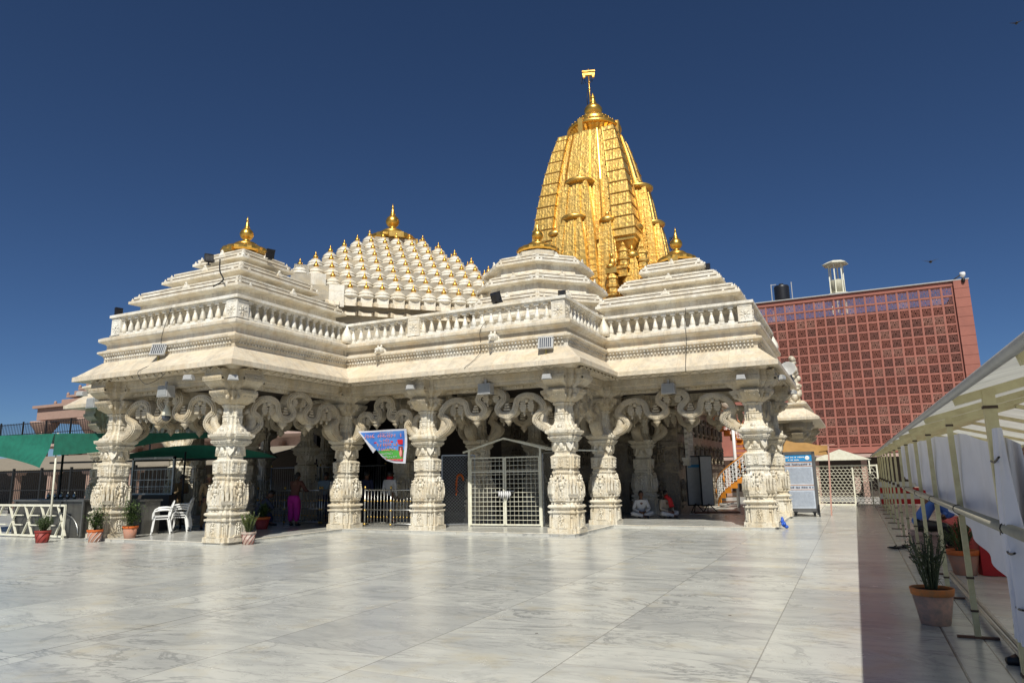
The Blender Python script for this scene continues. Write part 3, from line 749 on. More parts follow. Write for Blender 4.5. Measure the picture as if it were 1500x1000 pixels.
while z<17.9:   # ledges on the corner bands
    w=wz(z)
    if z>12:
        for sx_ in (-1,1):
            for sy__ in (-1,1): b.box((sx_*w*.79,sy__*w*.79,z),(w*.44,w*.44,.035))
    z+=.60
KF=lambda z:1 if z>=11.9 else .84
for k in range(4):   # plain gilded ribs between bands
    Mk=Matrix.Rotation(k*pi/2,4,'Z')
    for xf in (-.60,-.42,-.175,.175,.42,.60):
        for z0 in range(9,18):
            z1_=min(z0+1,17.95); b.bar(Mk@Vector((xf*wz(z0)*KF(z0),-wz(z0)*.985*KF(z0),z0)),Mk@Vector((xf*wz(z1_)*KF(z1_-.01),-wz(z1_)*.985*KF(z1_-.01),z1_)),.055,.05)
b.build('spire_ledge',M['gold'],SP)
KF=lambda z:1 if z>=11.9 else .84
def mini(b,bd,w,h,z0):
    dk=.62 if w<.5 else .55
    zz=[0,.3,.55,.75,.9,1]; ww=[1,.95,.86,.75,.62,.5]
    rings=[]
    for t,k in zip(zz,ww):
        ww_=w*k; q=[(x*ww_,y*ww_,z0+t*h) for x,y in ((1,-.3),(1,.3),(.9,.32),(.9,.6),(.98,.62),(.98,.98),(.62,.98),(.6,.9),(.32,.9),(.3,1),(-.3,1),(-.32,.9),(-.6,.9),(-.62,.98),(-.98,.98),(-.98,.62),(-.9,.6),(-.9,.32),(-1,.3),(-1,-.3),(-.9,-.32),(-.9,-.6),(-.98,-.62),(-.98,-.98),(-.62,-.98),(-.6,-.9),(-.32,-.9),(-.3,-1),(.3,-1),(.32,-.9),(.6,-.9),(.62,-.98),(.98,-.98),(.98,-.62),(.9,-.6),(.9,-.32))]
        rings.append(q)
    b.loft(rings)
    for i in range(int(h/.30)):
        t=i*.30/h; k=1-.5*t**1.6; 
        for sx_ in (-1,1):
            for sy__ in (-1,1): bd.box((sx_*w*k*.8,sy__*w*k*.8,z0+t*h+.1),(w*.42*k,w*.42*k,.04))
    d=w*dk
    bd.lathe([(d*.8,h+z0-.04),(d*1.12,h+z0+.0),(d*1.28,h+z0+.08),(d*1.28,h+z0+.15),(d*1.12,h+z0+.22),(d*.72,h+z0+.30),(d*.5,h+z0+.33),(d*.45,h+z0+.29),(d*.16,h+z0+.3),(d*.13,h+z0+.33),(d*.30,h+z0+.40),(d*.33,h+z0+.46),(d*.2,h+z0+.54),(d*.08,h+z0+.58),(d*.05,h+z0+.68),(0,h+z0+.78)],20)
for k in range(4):
    Mk=Matrix.Rotation(k*pi/2,4,'Z')
    for nm,xo,yo,w_,z0,h in (('half_spire',-.12,-2.10,1.06,8.4,6.45),('half_spire',-.22,-2.72,.88,8.0,4.9),('corner_spire',1.22,-2.35,.48,8.3,4.4),('corner_spire',-1.38,-2.25,.46,8.3,4.2),('corner_spire',2.25,-2.25,.40,7.8,3.1)):
        b=MB(); bd=MB(); mini(b,bd,w_,h,0)
        c=Mk@Vector((xo,yo,z0)); o=b.build(nm,M['goldc'],SP,c)
        me=bd.build('spire_cap',M['gold'],SP,c)
    b=MB()
for sx_ in (-1,1):
    for sy__ in (-1,1):
        c=(sx_*1.92,sy__*1.92); b.loft([[(c[0]+x*k,c[1]+y*k,z) for x,y in ((-1,-1),(1,-1),(1,1),(-1,1))] for z,k in ((11.1,.08),(11.35,.14),(11.4,.30),(11.7,.46),(11.75,.52),(11.95,.52))])
b.build('corner_bracket',M['gold'],SP)
    # bracket and urn shapes in the bays near the base
b=MB()
for k in range(4):
    Mk=Matrix.Rotation(k*pi/2,4,'Z')
    for xo,yo,z in ((1.95,-2.62,10.9),(2.62,-1.95,10.9),(1.55,-3.1,9.6),(3.1,-1.55,9.6),(2.85,-2.2,9.4),(2.2,-2.85,9.4),(3.2,-2.5,8.6),(2.5,-3.2,8.6)):
        c=Mk@Vector((xo,yo,z))
        b.lathe([(.22,-.45),(.26,-.4),(.24,-.2),(.30,-.16),(.30,-.08),(.24,-.02),(.22,.20),(.27,.23),(.25,.30),(.16,.42),(.08,.5),(.11,.54),(0,.72)],10,c=c,smooth=False)
        b.box((c.x,c.y,z-.5),(.5,.5,.1)); b.box((c.x,c.y,z-.7),(.36,.36,.3)); b.box((c.x,c.y,z-.9),(.55,.55,.08))
b.build('base_urn',M['goldc'],SP)
b=MB()
for k in range(2): # seated figures by the foot of the front half spire
    c=(-1.75+k*3.3,-3.0,10.6); b.ell((c[0],c[1],c[2]),(.16,.14,.22)); b.ell((c[0],c[1]-.05,c[2]+.30),(.10,.10,.12)); b.ell((c[0]-.05,c[1]-.12,c[2]-.2),(.2,.2,.12)); b.ell((c[0]+.17,c[1]-.05,c[2]),(.05,.07,.18)); b.box((c[0],c[1],c[2]-.4),(.5,.45,.25))
b.build('gilded_figure',M['gold'],SP)
b=MB()
b.lathe([(.92,17.93),(.98,18.10),(1.10,18.30),(1.24,18.47)],64,rib=.03,smooth=False)
b.lathe([(1.2,18.45),(1.36,18.47),(1.39,18.53),(1.37,18.60),(1.22,18.76),(1.0,18.90),(.88,18.95),(.90,19.03),(.86,19.14),(.66,19.30),(.40,19.42)],48)
b.lathe([(.34,19.40),(.30,19.46),(.40,19.55),(.46,19.68),(.45,19.80),(.36,19.94),(.22,20.04),(.15,20.10),(.19,20.14),(.15,20.20),(.10,20.42),(.13,20.47),(.08,20.52),(.05,20.62),(0,20.75)],24)
b.build('spire_crown',M['goldr'],SP)
b=MB()
for k in range(30):
    a=2*pi*k/30; b.ell((1.24*cos(a),1.24*sin(a),18.74),(.05,.05,.035),6,4)
for k in range(26):
    a=2*pi*k/26; b.ell((.87*cos(a),.87*sin(a),19.10),(.035,.035,.035),6,4)
for a in range(4):   # corner straps hugging the ribbed disc
    Mk=Matrix.Rotation(a*pi/2,4,'Z'); b.box((-.25,-1.30,18.35),(.24,.16,.72),M=Mk)
b.build('crown_beading',M['gold'],SP)
b=MB(); b.tube([(-.1,-.1,19.3),(-.14,-.1,22.05)],.035,8); 
for z in (20.9,21.3): b.ell((-.12,-.1,z),(.07,.07,.05))
b.box((-.14,-.1,21.75),(.62,.14,.12),.35); b.box((-.14,-.1,21.9),(.66,.2,.05),.35)
b.box((-.36,-.18,21.68),(.10,.14,.22),.35); b.box((.08,-.02,21.68),(.10,.14,.22),.35)
b.build('flag_mast',M['goldr'],SP)
b=MB()
for dx in (-.4,-.32,-.2,.0,.12,.18):
    b.tube([(-.14+dx,-.1,21.7),(-.16+dx,-.1,21.45),(-.12+dx,-.1,21.3)],.014,4)
b.tube([(-.2,-.13,19.6),(-.27,-.13,20.4),(-.2,-.13,20.9)],.02,5)
b.build('mast_chain',M['iron'],SP)

# ---- water spouts on the front frieze
def spout(c):
    b=MB(); x,y,z=c
    b.ell((x,y-.16,z),(.13,.18,.12)); b.ell((x,y-.32,z-.01),(.09,.1,.08)); b.ell((x-.06,y-.20,z+.11),(.035,.04,.06)); b.ell((x+.06,y-.20,z+.11),(.035,.04,.06)); b.ell((x,y-.05,z),(.16,.08,.15))
    b.tube([(x,y-.38,z-.05),(x,y-.44,z-.13)],.03,6)
    return b.build('water_spout',M['white'],T)
spout((-12.75,17.15,5.40)); spout((-8.82,17.15,5.41))
# ---- side porch beyond the right end
SPx=empty('side_porch',(-2.5,31,0),'small carved marble side porch with sloping eave beyond the temple right end','porch')
pp=[(-.55,-2.2),(1.0,-2.2),(1.0,3.2),(-.55,3.2)]
b=MB(); b.prism(off(pp,.2),0,.08); b.build('plinth',M['white'],SPx)
b=MB(); sweep(b,pp,[(-.3,3.35),(.1,3.35),(.45,3.42),(.50,3.43),(.5,3.52),(.05,3.86),(-.3,3.9)]); b.prism(pp,3.36,3.9); b.build('eave',M['eave'],SPx)
b=MB(); sweep(b,pp,[(-.4,3.88),(-.05,3.88),(-.02,4.0),(.08,4.06),(.08,4.12),(-.4,4.14)]); b.prism(off(pp,-.3),3.88,4.14); b.build('roof',M['cornice'],SPx)
for x,y in ((.65,-1.85),(-.25,-1.85),(.65,2.9),(-.25,2.9)):
    r=empty('pillar',(x,y,0)); r.parent=SPx
    for ch in pil0.children:
        c=ch.copy(); COL.objects.link(c); c.parent=r; c.scale=(.8,.8,.77); c.location=(0,0,.03)
b=MB(); rnd=random.Random(4)   # tall carved roof ornament
for k in range(60):
    z=rnd.uniform(0,1.95); wv=.30*(1-z/2.6); b.ell((rnd.uniform(-wv,wv)*.8,rnd.uniform(-.2,.2),z),(rnd.uniform(.08,.16),rnd.uniform(.08,.14),rnd.uniform(.08,.17)),7,5)
b.box((0,0,.9),(.4,.25,1.9),taper=.4); b.build('carved_ornament',M['relief'],SPx,(.62,-.9,4.1))

# ================================================================= PEOPLE
def skin_mesh(name,chains,mat,parent,sub=2):
    """one continuous skinned surface; chains: lists of (pos,radius), sharing points by equality"""
    me=bpy.data.meshes.new(name); idx={}; vs=[]; rs=[]; es=[]
    for ch in chains:
        prev=None
        for p,r in ch:
            k=tuple(round(c,4) for c in p)
            if k not in idx: idx[k]=len(vs); vs.append(p); rs.append(r)
            i=idx[k]
            if prev is not None and prev!=i: es.append((prev,i))
            prev=i
    me.from_pydata(vs,es,[]); me.materials.append(mat)
    o=bpy.data.objects.new(name,me); COL.objects.link(o); o.parent=parent
    md=o.modifiers.new('s','SKIN'); md.use_smooth_shade=True
    if not me.skin_vertices: me.attributes.new('x','FLOAT','POINT')
    sv=me.skin_vertices[0].data
    for i,r in enumerate(rs):
        rr_=r if isinstance(r,tuple) else (r,r); sv[i].radius=rr_
    sv[0].use_root=True
    o.modifiers.new('d','SUBSURF').levels=sub; o.modifiers['d'].render_levels=sub
    return o
def person(loc,rz,J,label,shirt,trous,group=None,long_sleeve=True,hairlen=.0,cap=None,extra=None,hands=True,sc=1.0):
    r=empty('person',loc,label,'person',group,rz); r.scale=(sc,sc,sc)
    V=lambda k:tuple(J[k])
    def lerp(a,b_,t): return tuple(a[i]+(b_[i]-a[i])*t for i in range(3))
    pel,che,nk,hd=V('pel'),V('che'),V('nk'),V('hd')
    ch=[[(pel,(.13,.10)),(lerp(pel,che,.5),(.12,.09)),(che,(.145,.10)),(nk,.055),(lerp(nk,hd,.5),.06)]]
    for s in 'LR':
        sh,el,ha=V('sh'+s),V('el'+s),V('ha'+s); hp,kn,an,to=V('hp'+s),V('kn'+s),V('an'+s),V('to'+s)
        ch.append([(che,(.145,.10)),(sh,.062),(lerp(sh,el,.5),.05),(el,.04),(lerp(el,ha,.5),.037),(ha,.024)])
        ch.append([(pel,(.13,.10)),(hp,.09),(lerp(hp,kn,.5),.078),(kn,.056),(lerp(kn,an,.4),.055),(an,.036),(lerp(an,to,.4),.04),(to,.025)])
        if hands:
            d=Vector(ha)-Vector(lerp(el,ha,.5)); d.normalize(); a=d.orthogonal().normalized(); bb=d.cross(a)
            palm=Vector(ha)+d*.055; ch.append([(ha,.024),(tuple(palm),.026)])
            for k,(o_,ln) in enumerate(((-.03,.055),(-.01,.065),(.01,.062),(.03,.05))):
                m=palm+a*o_+d*.03; m2=m+d*ln*.5+bb*.012; m3=m2+d*ln*.4+bb*.03
                ch.append([(tuple(palm),.026),(tuple(m),.009),(tuple(m2),.0085),(tuple(m3),.0075)])
            t=Vector(ha)+d*.03-a*.035; ch.append([(ha,.024),(tuple(t),.010),(tuple(t+d*.03-a*.008+bb*.01),.009)])
    skin_mesh('body',ch,M['skin'],r)
    # head: one shaped mesh with nose, brow, chin, ears
    fw_=Vector(J.get('face',(0,-1,0))).normalized(); up=(Vector(hd)-Vector(nk)).normalized(); rt=fw_.cross(up).normalized(); fw_=up.cross(rt).normalized()
    Mh=Matrix((rt,-fw_,up)).transposed().to_4x4(); Mh.translation=Vector(hd)
    b=MB(); b.ell((0,0,.01),(.076,.094,.115),14,10,M=Mh); b.ell((0,-.035,-.055),(.052,.06,.06),10,7,M=Mh); b.ell((0,-.10,-.01),(.014,.02,.026),6,5,M=Mh); b.ell((0,-.087,-.055),(.026,.012,.008),6,4,M=Mh)
    for s in (-1,1): b.ell((s*.08,.0,-.005),(.012,.02,.03),6,5,M=Mh); b.ell((s*.03,-.088,.022),(.02,.012,.008),6,4,M=Mh)
    b.build('head',M['skin'],r)
    b=MB()
    for s in (-1,1): b.ell((s*.031,-.092,.008),(.011,.006,.007),6,4,M=Mh)
    b.ell((0,.018,.040),(.086,.098,.105),14,10,M=Mh)
    if hairlen: b.ell((0,.07,-.03),(.07,.05,.06+hairlen),10,8,M=Mh)
    b.build('hair',M['hair'],r)
    if cap: 
        b=MB(); b.ell((0,.0,.06),(.093,.108,.085),14,8,M=Mh); b.box((0,-.10,.045),(.13,.10,.015),M=Mh); b.build('cap',cap,r)
    lp=lerp
    sc_=[[(lp(pel,che,-.12),(.16,.125)),(lp(pel,che,.15),(.155,.12)),(lp(pel,che,.55),(.15,.115)),(che,(.165,.118)),(lp(che,nk,.6),.09),(lp(che,nk,.85),.066)]]
    for s in 'LR':
        sh,el,ha=V('sh'+s),V('el'+s),V('ha'+s)
        arm=[(che,(.165,.118)),(sh,.08),(lp(sh,el,.5),.068),(el,.058)]
        if long_sleeve: arm+= [(lp(el,ha,.5),.052),(lp(el,ha,.88),.042)]
        sc_.append(arm)
    if shirt: skin_mesh('shirt',sc_,shirt,r)
    tr=[[(lp(pel,che,.15),(.15,.11)),(pel,(.155,.125))]]
    for s in 'LR':
        hp,kn,an=V('hp'+s),V('kn'+s),V('an'+s)
        k=J.get('baggy',1)
        tr.append([(pel,(.155,.125)),(hp,.112*k),(lp(hp,kn,.5),.10*k),(kn,.078*k),(lp(kn,an,.5),.075*k),(lp(kn,an,.92),.056*(k*.6+.4))])
    if trous: skin_mesh('trousers',tr,trous,r)
    b=MB()
    for s in 'LR':
        an,to=Vector(V('an'+s)),Vector(V('to'+s)); b.tube([an+Vector((0,0,-.03)),(an+to)/2+Vector((0,0,-.02)),to],[.045,.048,.03],8)
    b.build('shoe',M['black'],r)
    return r
def standing(lean=0,arms='down',step=.0,baggy=1,face=(0,-1,0)):
    l=lean
    J=dict(pel=(0,0,.93),che=(0,-l*.35,1.30),nk=(0,-l*.5,1.47),hd=(0,-l*.6,1.59),face=face,baggy=baggy,
      shL=(.19,-l*.4,1.38),shR=(-.19,-l*.4,1.38),hpL=(.10,0,.86),hpR=(-.10,0,.86),knL=(.11,-.03-step,.49),knR=(-.11,-.03+step*.5,.49),anL=(.12,0-step,.08),anR=(-.12,step,.08),toL=(.15,-.17-step,.03),toR=(-.15,-.17+step,.03))
    if arms=='down': J.update(elL=(.25,.02-l*.3,1.09),elR=(-.25,.02-l*.3,1.09),haL=(.24,-.10-l*.3,.85),haR=(-.24,-.10-l*.3,.85))
    if arms=='rail': J.update(elL=(.26,-.15-l*.4,1.12),elR=(-.26,-.15-l*.4,1.12),haL=(.16,-.42-l*.3,1.10),haR=(-.16,-.42-l*.3,1.10))
    if arms=='hip': J.update(elL=(.34,.06,1.12),haL=(.20,-.06,.98),elR=(-.25,.04,1.09),haR=(-.27,-.08,.86))
    if arms=='fold': J.update(elL=(.26,-.08,1.10),elR=(-.26,-.08,1.10),haL=(-.02,-.22,1.14),haR=(.02,-.24,1.10))
    return J
def crossed(face=(0,-1,0),lean=.06):
    return dict(pel=(0,.05,.13),che=(0,.02-lean,.48),nk=(0,-lean,.64),hd=(0,-lean*1.5,.77),face=face,shL=(.18,.0-lean,.55),shR=(-.18,.0-lean,.55),elL=(.27,-.10,.30),elR=(-.27,-.10,.30),haL=(.08,-.30,.20),haR=(-.08,-.30,.20),
      hpL=(.10,0,.12),hpR=(-.10,0,.12),knL=(.36,-.26,.16),knR=(-.36,-.26,.16),anL=(-.05,-.36,.08),anR=(.05,-.42,.07),toL=(-.18,-.36,.06),toR=(.18,-.42,.05))
def sitting(h=.42,lean=.25,face=(0,-1,0)):
    return dict(pel=(0,0,h+.10),che=(0,-lean*.6,h+.45),nk=(0,-lean*.95,h+.60),hd=(0,-lean*1.3,h+.71),face=face,shL=(.18,-lean*.75,h+.53),shR=(-.18,-lean*.75,h+.53),elL=(.22,-lean-.12,h+.28),elR=(-.22,-lean-.12,h+.28),haL=(.06,-.45,h+.22),haR=(-.06,-.45,h+.22),
      hpL=(.10,-.03,h+.08),hpR=(-.10,-.03,h+.08),knL=(.13,-.44,h+.06),knR=(-.13,-.44,h+.06),anL=(.13,-.42,.08),anR=(-.13,-.46,.08),toL=(.15,-.60,.03),toR=(-.15,-.64,.03))
fl=.06
person((-18.55,15.9,fl),radians(70),standing(arms='hip',step=.12,face=(.3,-1,0)),'guard in khaki uniform and dark cap standing with a sling behind the front corner pillar',M['khaki'],M['khaki'],cap=M['khaki'])
g=empty('belt_bag',(-18.55,15.9,fl),'dark belt and shoulder strap worn by the khaki guard','belt',None,radians(70))
b=MB(); b.lathe([(.175,0),(.178,.02),(.175,.045)],20,c=(0,0,.97),cap=False); b.tube([(-.15,-.05,1.42),(0,-.15,1.25),(.14,-.12,1.02)],.018,6); b.build('strap',M['black'],g)
person((-16.75,17.8,fl),radians(185),standing(lean=.25,arms='rail',baggy=1.45,face=(0,-1,-.3)),'woman in brown top and magenta trousers leaning on the railing, seen from behind',M['brown'],M['magenta'],hairlen=.05)
person((-16.75,19.2,fl),radians(200),standing(lean=.4,arms='rail',face=(0,-1,-.3)),'man in pale blue shirt bending over the railing next to the magenta trousers',plain('pale_blue_shirt',(.22,.30,.36),.8),M['navy'])
person((-14.95,19.3,fl),radians(180),standing(),'person in navy blue top standing in the dark hall behind the brass-knobbed railing',M['navy'],M['black'])
person((-14.1,19.45,fl),radians(180),standing(),'man in white shirt and red scarf standing in the dark hall behind the railing',M['wcloth'],M['black'])
b=MB(); b.lathe([(.10,0),(.12,.05),(.09,.09)],14,c=(-14.1,19.45,1.50)); tag(b.build('scarf',M['red']),'red scarf around the neck of the man in white in the dark hall','scarf')
person((-6.72,23.75,fl),radians(25),crossed(),'man in white sitting cross-legged on the floor in front of the shaded pillar',M['wcloth'],M['wcloth'])
person((-5.95,23.9,fl),radians(60),crossed(),'man in cream kurta and red scarf sitting on the floor beside the man in white',plain('cream_cloth',(.42,.36,.28),.85),M['wcloth'])
b=MB(); b.tube([(-5.85,23.72,.80),(-5.72,23.80,.66),(-5.66,23.74,.42)],[.07,.08,.09],8); tag(b.build('scarf',M['red']),'red shawl over the shoulder of the seated man in cream','scarf')
person((-24.2,16.3,fl),radians(40),sitting(.5,.2),'person in dark clothes sitting behind the steel counter by the green canopy',M['navy'],M['black'])
person((-21.3,17.0,fl),radians(80),standing(lean=.3,arms='fold'),'policeman in khaki and a cap leaning in the shade beyond the white chairs',M['khaki'],M['khaki'],cap=M['black'])
person((-17.9,17.3,fl),radians(150),sitting(.3,.35),'person in blue-grey crouching in shade just right of the front corner pillar',plain('slate_cloth',(.05,.06,.10),.8),M['navy'])
person((.98,15.75,.0),radians(100),sitting(.40,.42),'person in bright blue shirt and black trousers sitting hunched inside the tent',M['blue'],M['black'],sc=1.05)
b=MB(); b.box((1.08,15.8,.36),(.5,.8,.05)); b.box((1.08,15.5,.17),(.4,.05,.34)); b.box((1.08,16.1,.17),(.4,.05,.34)); tag(b.build('bench',M['pinkp']),'low pale bench under the person in blue inside the tent','bench')
person((1.60,7.35,.0),radians(-62),dict(sitting(.75,.1,face=(.2,-1,-.1))),'woman in teal printed top sitting at the right edge behind the white cloth',M['teal'],M['navy'],hairlen=.1)
b=MB(); b.box((1.62,7.40,.70),(.5,.5,.05)); 
for x in (-1,1):
    for y in (-1,1): b.box((1.62+x*.2,7.40+y*.2,.34),(.05,.05,.68))
tag(b.build('stool',M['wood']),'tall brown stool under the woman in teal','stool')

# ================================================================= POTS AND PLANTS
def pot(loc,r,h,body,rim,label,kind,ph,pw,group,stripes=None,leafm='leaf',seed=1):
    rnd=random.Random(seed)
    t=empty('potted_plant',loc,label,'potted plant',group)
    b=MB(); b.lathe([(r*.66,0),(r*.68,.01),(r*.93,h*.80)],20); b.build('pot',body,t)
    b=MB(); b.lathe([(r*.94,h*.80),(r*.965,h*.81),(r*1.02,h*.985),(r*1.0,h),(r*.93,h),(r*.90,h*.92)],24,cap=False); b.build('rim',rim,t)
    b=MB(); b.lathe([(0.01,h*.90),(r*.9,h*.91)],16,cap=False); b.lathe([(r*.5,h*.89),(r*.88,h*.915)],16); b.build('soil',M['soil'],t)
    if stripes:
        b=MB()
        for k in range(9):
            a0=k*2*pi/9; P=[]
            for i in range(8):
                u=i/7; rr_=r*(.68+(.93-.68)*u)+.003; a=a0+u*1.1; P.append((rr_*cos(a),rr_*sin(a),h*.80*u))
            b.tube(P,.007,4)
        b.build('painted_stripe',stripes,t)
    bs=MB(); bl=MB()
    def leaf(p,d,l,w):
        d=d.normalized(); s=d.cross(Vector((0,0,1))); s=s.normalized() if s.length>.01 else Vector((1,0,0)); n=s.cross(d)
        m=p+d*l*.5+n*l*.08
        bl.add([p,m-s*w,p+d*l,m+s*w],[(0,1,2,3)])
    if kind=='bush':
        for k in range(14):
            a=rnd.uniform(0,2*pi); e=rnd.uniform(.0,.8); top=Vector((cos(a)*pw*e,sin(a)*pw*e,h+ph*rnd.uniform(.45,1)))
            P=cat_rom([(rnd.uniform(-.03,.03),rnd.uniform(-.03,.03),h*.9),(top.x*.4,top.y*.4,h+ (top.z-h)*.45),top],3); bs.tube(P,[.010]*len(P),4)
            for i in range(70):
                c=P[rnd.randint(len(P)//3,len(P)-1)]; q=c+Vector((rnd.gauss(0,.06),rnd.gauss(0,.06),rnd.gauss(0,.06)))*pw/.2
                leaf(q,Vector((rnd.gauss(0,1),rnd.gauss(0,1),rnd.uniform(-.3,1))),rnd.uniform(.05,.085),rnd.uniform(.012,.020))
    else:
        for k in range(26 if kind=='spurge' else 34):
            a=rnd.uniform(0,2*pi); e=rnd.random()**.7; hh=ph*rnd.uniform(.55,1)*(1-.25*e)
            top=Vector((cos(a)*pw*e,sin(a)*pw*e,h+hh)); P=cat_rom([(cos(a)*r*.3*e,sin(a)*r*.3*e,h*.9),(top.x*.55+rnd.gauss(0,.01),top.y*.55,h+hh*.5),top],4); bs.tube(P,[.008*(1-.5*i/len(P)) for i in range(len(P))],5)
            for i,c in enumerate(P):
                if i<2: continue
                for j in range(4 if kind=='spurge' else 7):
                    d=Vector((rnd.gauss(0,1),rnd.gauss(0,1),rnd.uniform(.3,1.8))); leaf(c+Vector((0,0,rnd.uniform(-.04,.04))),d,rnd.uniform(.03,.06),rnd.uniform(.004,.009))
            if kind=='spurge' and k%3==0:
                for j in range(2):
                    d=Vector((rnd.gauss(0,1),rnd.gauss(0,1),.6)).normalized(); c=P[-5]; bs.tube([c,c+d*.08+Vector((0,0,.01)),c+d*.14+Vector((0,0,.05))],[.007,.006,.003],4)
    bs.build('stem',M['stem'],t); bl.build('foliage',M[leafm],t)
    return t
G='potted plants along the temple edge'
pot((-19.95,11.75,0),.20,.32,M['redpot'],M['redpot'],'feathery green plant in a dark red pot at the left end of the row','fern',.42,.24,G,M['redpot'],'leaf',1)
pot((-18.65,12.35,0),.20,.32,M['terra'],M['terrao'],'leafy plant in a striped pot with orange rim, in front of the left pillar','bush',.62,.22,G,M['whitep'],'leaf',2)
pot((-18.05,12.95,.06),.20,.32,M['terra'],M['terrao'],'full bushy plant in a plain terracotta pot, right of the left pillar','bush',.60,.30,G,None,'leaf',3)
pot((-13.72,13.05,0),.18,.30,M['whitepot'],M['whitepot'],'yellow-green plant in a whitewashed pot at the foot of the front corner pillar','fern',.52,.24,G,M['redpot'],'leafy',4)
pot((-16.75,16.45,.06),.24,.36,plain('deep_red_pot',(.25,.02,.02),.6),M['terrao'],'leafy plant in a big bright red pot, in shade behind the whitewashed pot','bush',.35,.2,G,None,'leaf',8)
pot((.60,8.72,0),.205,.36,plain('worn_terracotta',(.55,.32,.23),.85,0,.55,11,.4,col2=(.28,.22,.18)),plain('worn_orange_rim',(.62,.20,.05),.8,0,.45,14,.3,col2=(.30,.17,.08)),'tall spindly plant in a worn terracotta pot in the shade, right foreground','spurge',.62,.26,'potted plants by the tent',None,'stem',5)
pot((1.34,12.7,0),.22,.36,M['terra'],M['terrao'],'dark plant in a terracotta pot inside the tent by the red cloth','fern',.45,.24,'potted plants by the tent',None,'leaf',6)

# ================================================================= CHAIRS
def chair(loc,rz,label):
    t=empty('plastic_chair',loc,label,'chair','white plastic armchairs',rz)
    b=MB(); b.box((0,0,.43),(.44,.42,.03)); b.box((0,-.20,.41),(.42,.03,.05)); b.build('seat',M['whitep'],t)
    b=MB()
    P=cat_rom([(-.24,.20,.42),(-.23,.24,.62),(-.17,.29,.80),(0,.31,.86),(.17,.29,.80),(.23,.24,.62),(.24,.20,.42)],5); b.tube(P,.020,8)
    for x in (-.13,-.065,0,.065,.13): b.bar((x,.20,.44),(x*1.05,.295,.83-abs(x)*.35),.030,.010)
    b.build('backrest',M['whitep'],t)
    for s in (-1,1):
        b=MB(); b.tube(cat_rom([(s*.235,.25,.66),(s*.27,.10,.68),(s*.27,-.12,.66),(s*.25,-.21,.60),(s*.245,-.22,.42)],4),.022,8); b.build('armrest',M['whitep'],t)
        for y,y2 in ((-.19,-.24),(.19,.27)):
            b=MB(); b.bar((s*.21,y,.42),(s*.25,y2,0),.045,.035); b.build('leg',M['whitep'],t)
    return t
for i,z in enumerate((0,.07)): chair((-18.55+i*.02,14.25+.02*i,fl+z),radians(-35),['white plastic armchair at the bottom of the stack nearest the pillar','second white plastic armchair of the stack nearest the pillar'][i])
for i,z in enumerate((0,.07,.14)): chair((-18.65+i*.02,15.0,fl+z),radians(-50),['bottom white chair of the taller stack behind','middle white chair of the taller stack behind','topmost white chair of the taller stack behind'][i])

# ================================================================= RAILINGS, CAGE
def railing(p,q_,h,label,grp='steel railings with brass knobs'):
    p=Vector(p); q_=Vector(q_); L=(q_-p).length; d=(q_-p)/L; rz=atan2(d.y,d.x)
    t=empty('railing',tuple(p),label,'railing',grp,rz)
    b=MB()
    for z in (.10,.52,h): b.tube([(0,0,z),(L,0,z)],.016 if z<h else .022,8)
    n=int(L/.125)
    for i in range(1,n): b.tube([(i*L/n,0,.10),(i*L/n,0,h)],.010,6)
    b.build('bars',M['steel'],t)
    b=MB()
    for i in range(1,n):
        for z in (.30,.78): b.ell((i*L/n,0,z),(.020,.020,.028),6,5)
    b.build('brass_knob',M['brass'],t)
    for x in (0,L) if L<2.2 else (0,L*.45,L):
        b=MB(); b.tube([(x,0,0),(x,0,h+.03)],.028,8); b.build('post',M['steel'],t)
        b=MB(); 
        for z in (.08,.50,.80): b.lathe([(.03,-.03),(.042,0),(.03,.03)],10,c=(x,0,z))
        b.ell((x,0,h+.08),(.04,.04,.05),8,6); b.build('post_knob',M['brass'],t)
    return t
railing((-14.0,18.0,fl),(-11.75,17.95,fl),1.12,'steel railing with brass knobs between the two sunlit pillars below the banner')
railing((-16.0,18.3,fl),(-14.75,18.2,fl),1.12,'steel railing section right of the woman in magenta trousers')
railing((-18.9,18.3,fl),(-16.1,18.3,fl),1.12,'steel railing section in front of the woman in magenta trousers')
railing((-24.5,24.5,fl),(-18.0,24.5,fl),2.0,'tall dark railing deep inside the hall, in front of the pink building','tall railings in the hall')
# garland on screen + chain link screens + gate cage
def mesh_screen(name,p,q_,h,mat,label,cat,frame=True,step=.10,z0=.05,wd=.0055):
    p=Vector(p); q_=Vector(q_); L=(q_-p).length; d=(q_-p)/L
    t=empty(name,tuple(p),label,cat,None,atan2(d.y,d.x))
    b=MB(); n=int((L+h)/step)
    for i in range(n+1):
        s=i*step
        x0,za=(s,0) if s<L else (L,s-L); x1,zb=(0,s) if s<h else (s-h,h); b.bar((x0,0,z0+za),(x1,0,z0+zb),wd)
        x0,za=(L-s,0) if s<L else (0,s-L); x1,zb=(L,s) if s<h else (L-s+h,h); b.bar((x0,0.004,z0+za),(x1,0.004,z0+zb),wd)
    b.build('wire_mesh',mat,t)
    b=MB()
    for x in (0,L): b.box((x,0,z0+h/2),(.04,.04,h))
    for z in (0,h): b.box((L/2,0,z0+z),(L,.036,.036))
    b.build('frame',M['steel'] if mat is not M['cream'] else mat,t)
    return t
mesh_screen('wire_screen',(-11.62,18.75,fl),(-10.78,19.35,fl),2.1,M['steel'],'chain-link side screen left of the cream gate, with an orange garland','screen')
mesh_screen('wire_screen',(-8.45,19.35,fl),(-7.45,18.6,fl),2.1,M['steel'],'chain-link side screen right of the cream gate, beside the front pillar','screen')
b=MB(); rnd=random.Random(3)
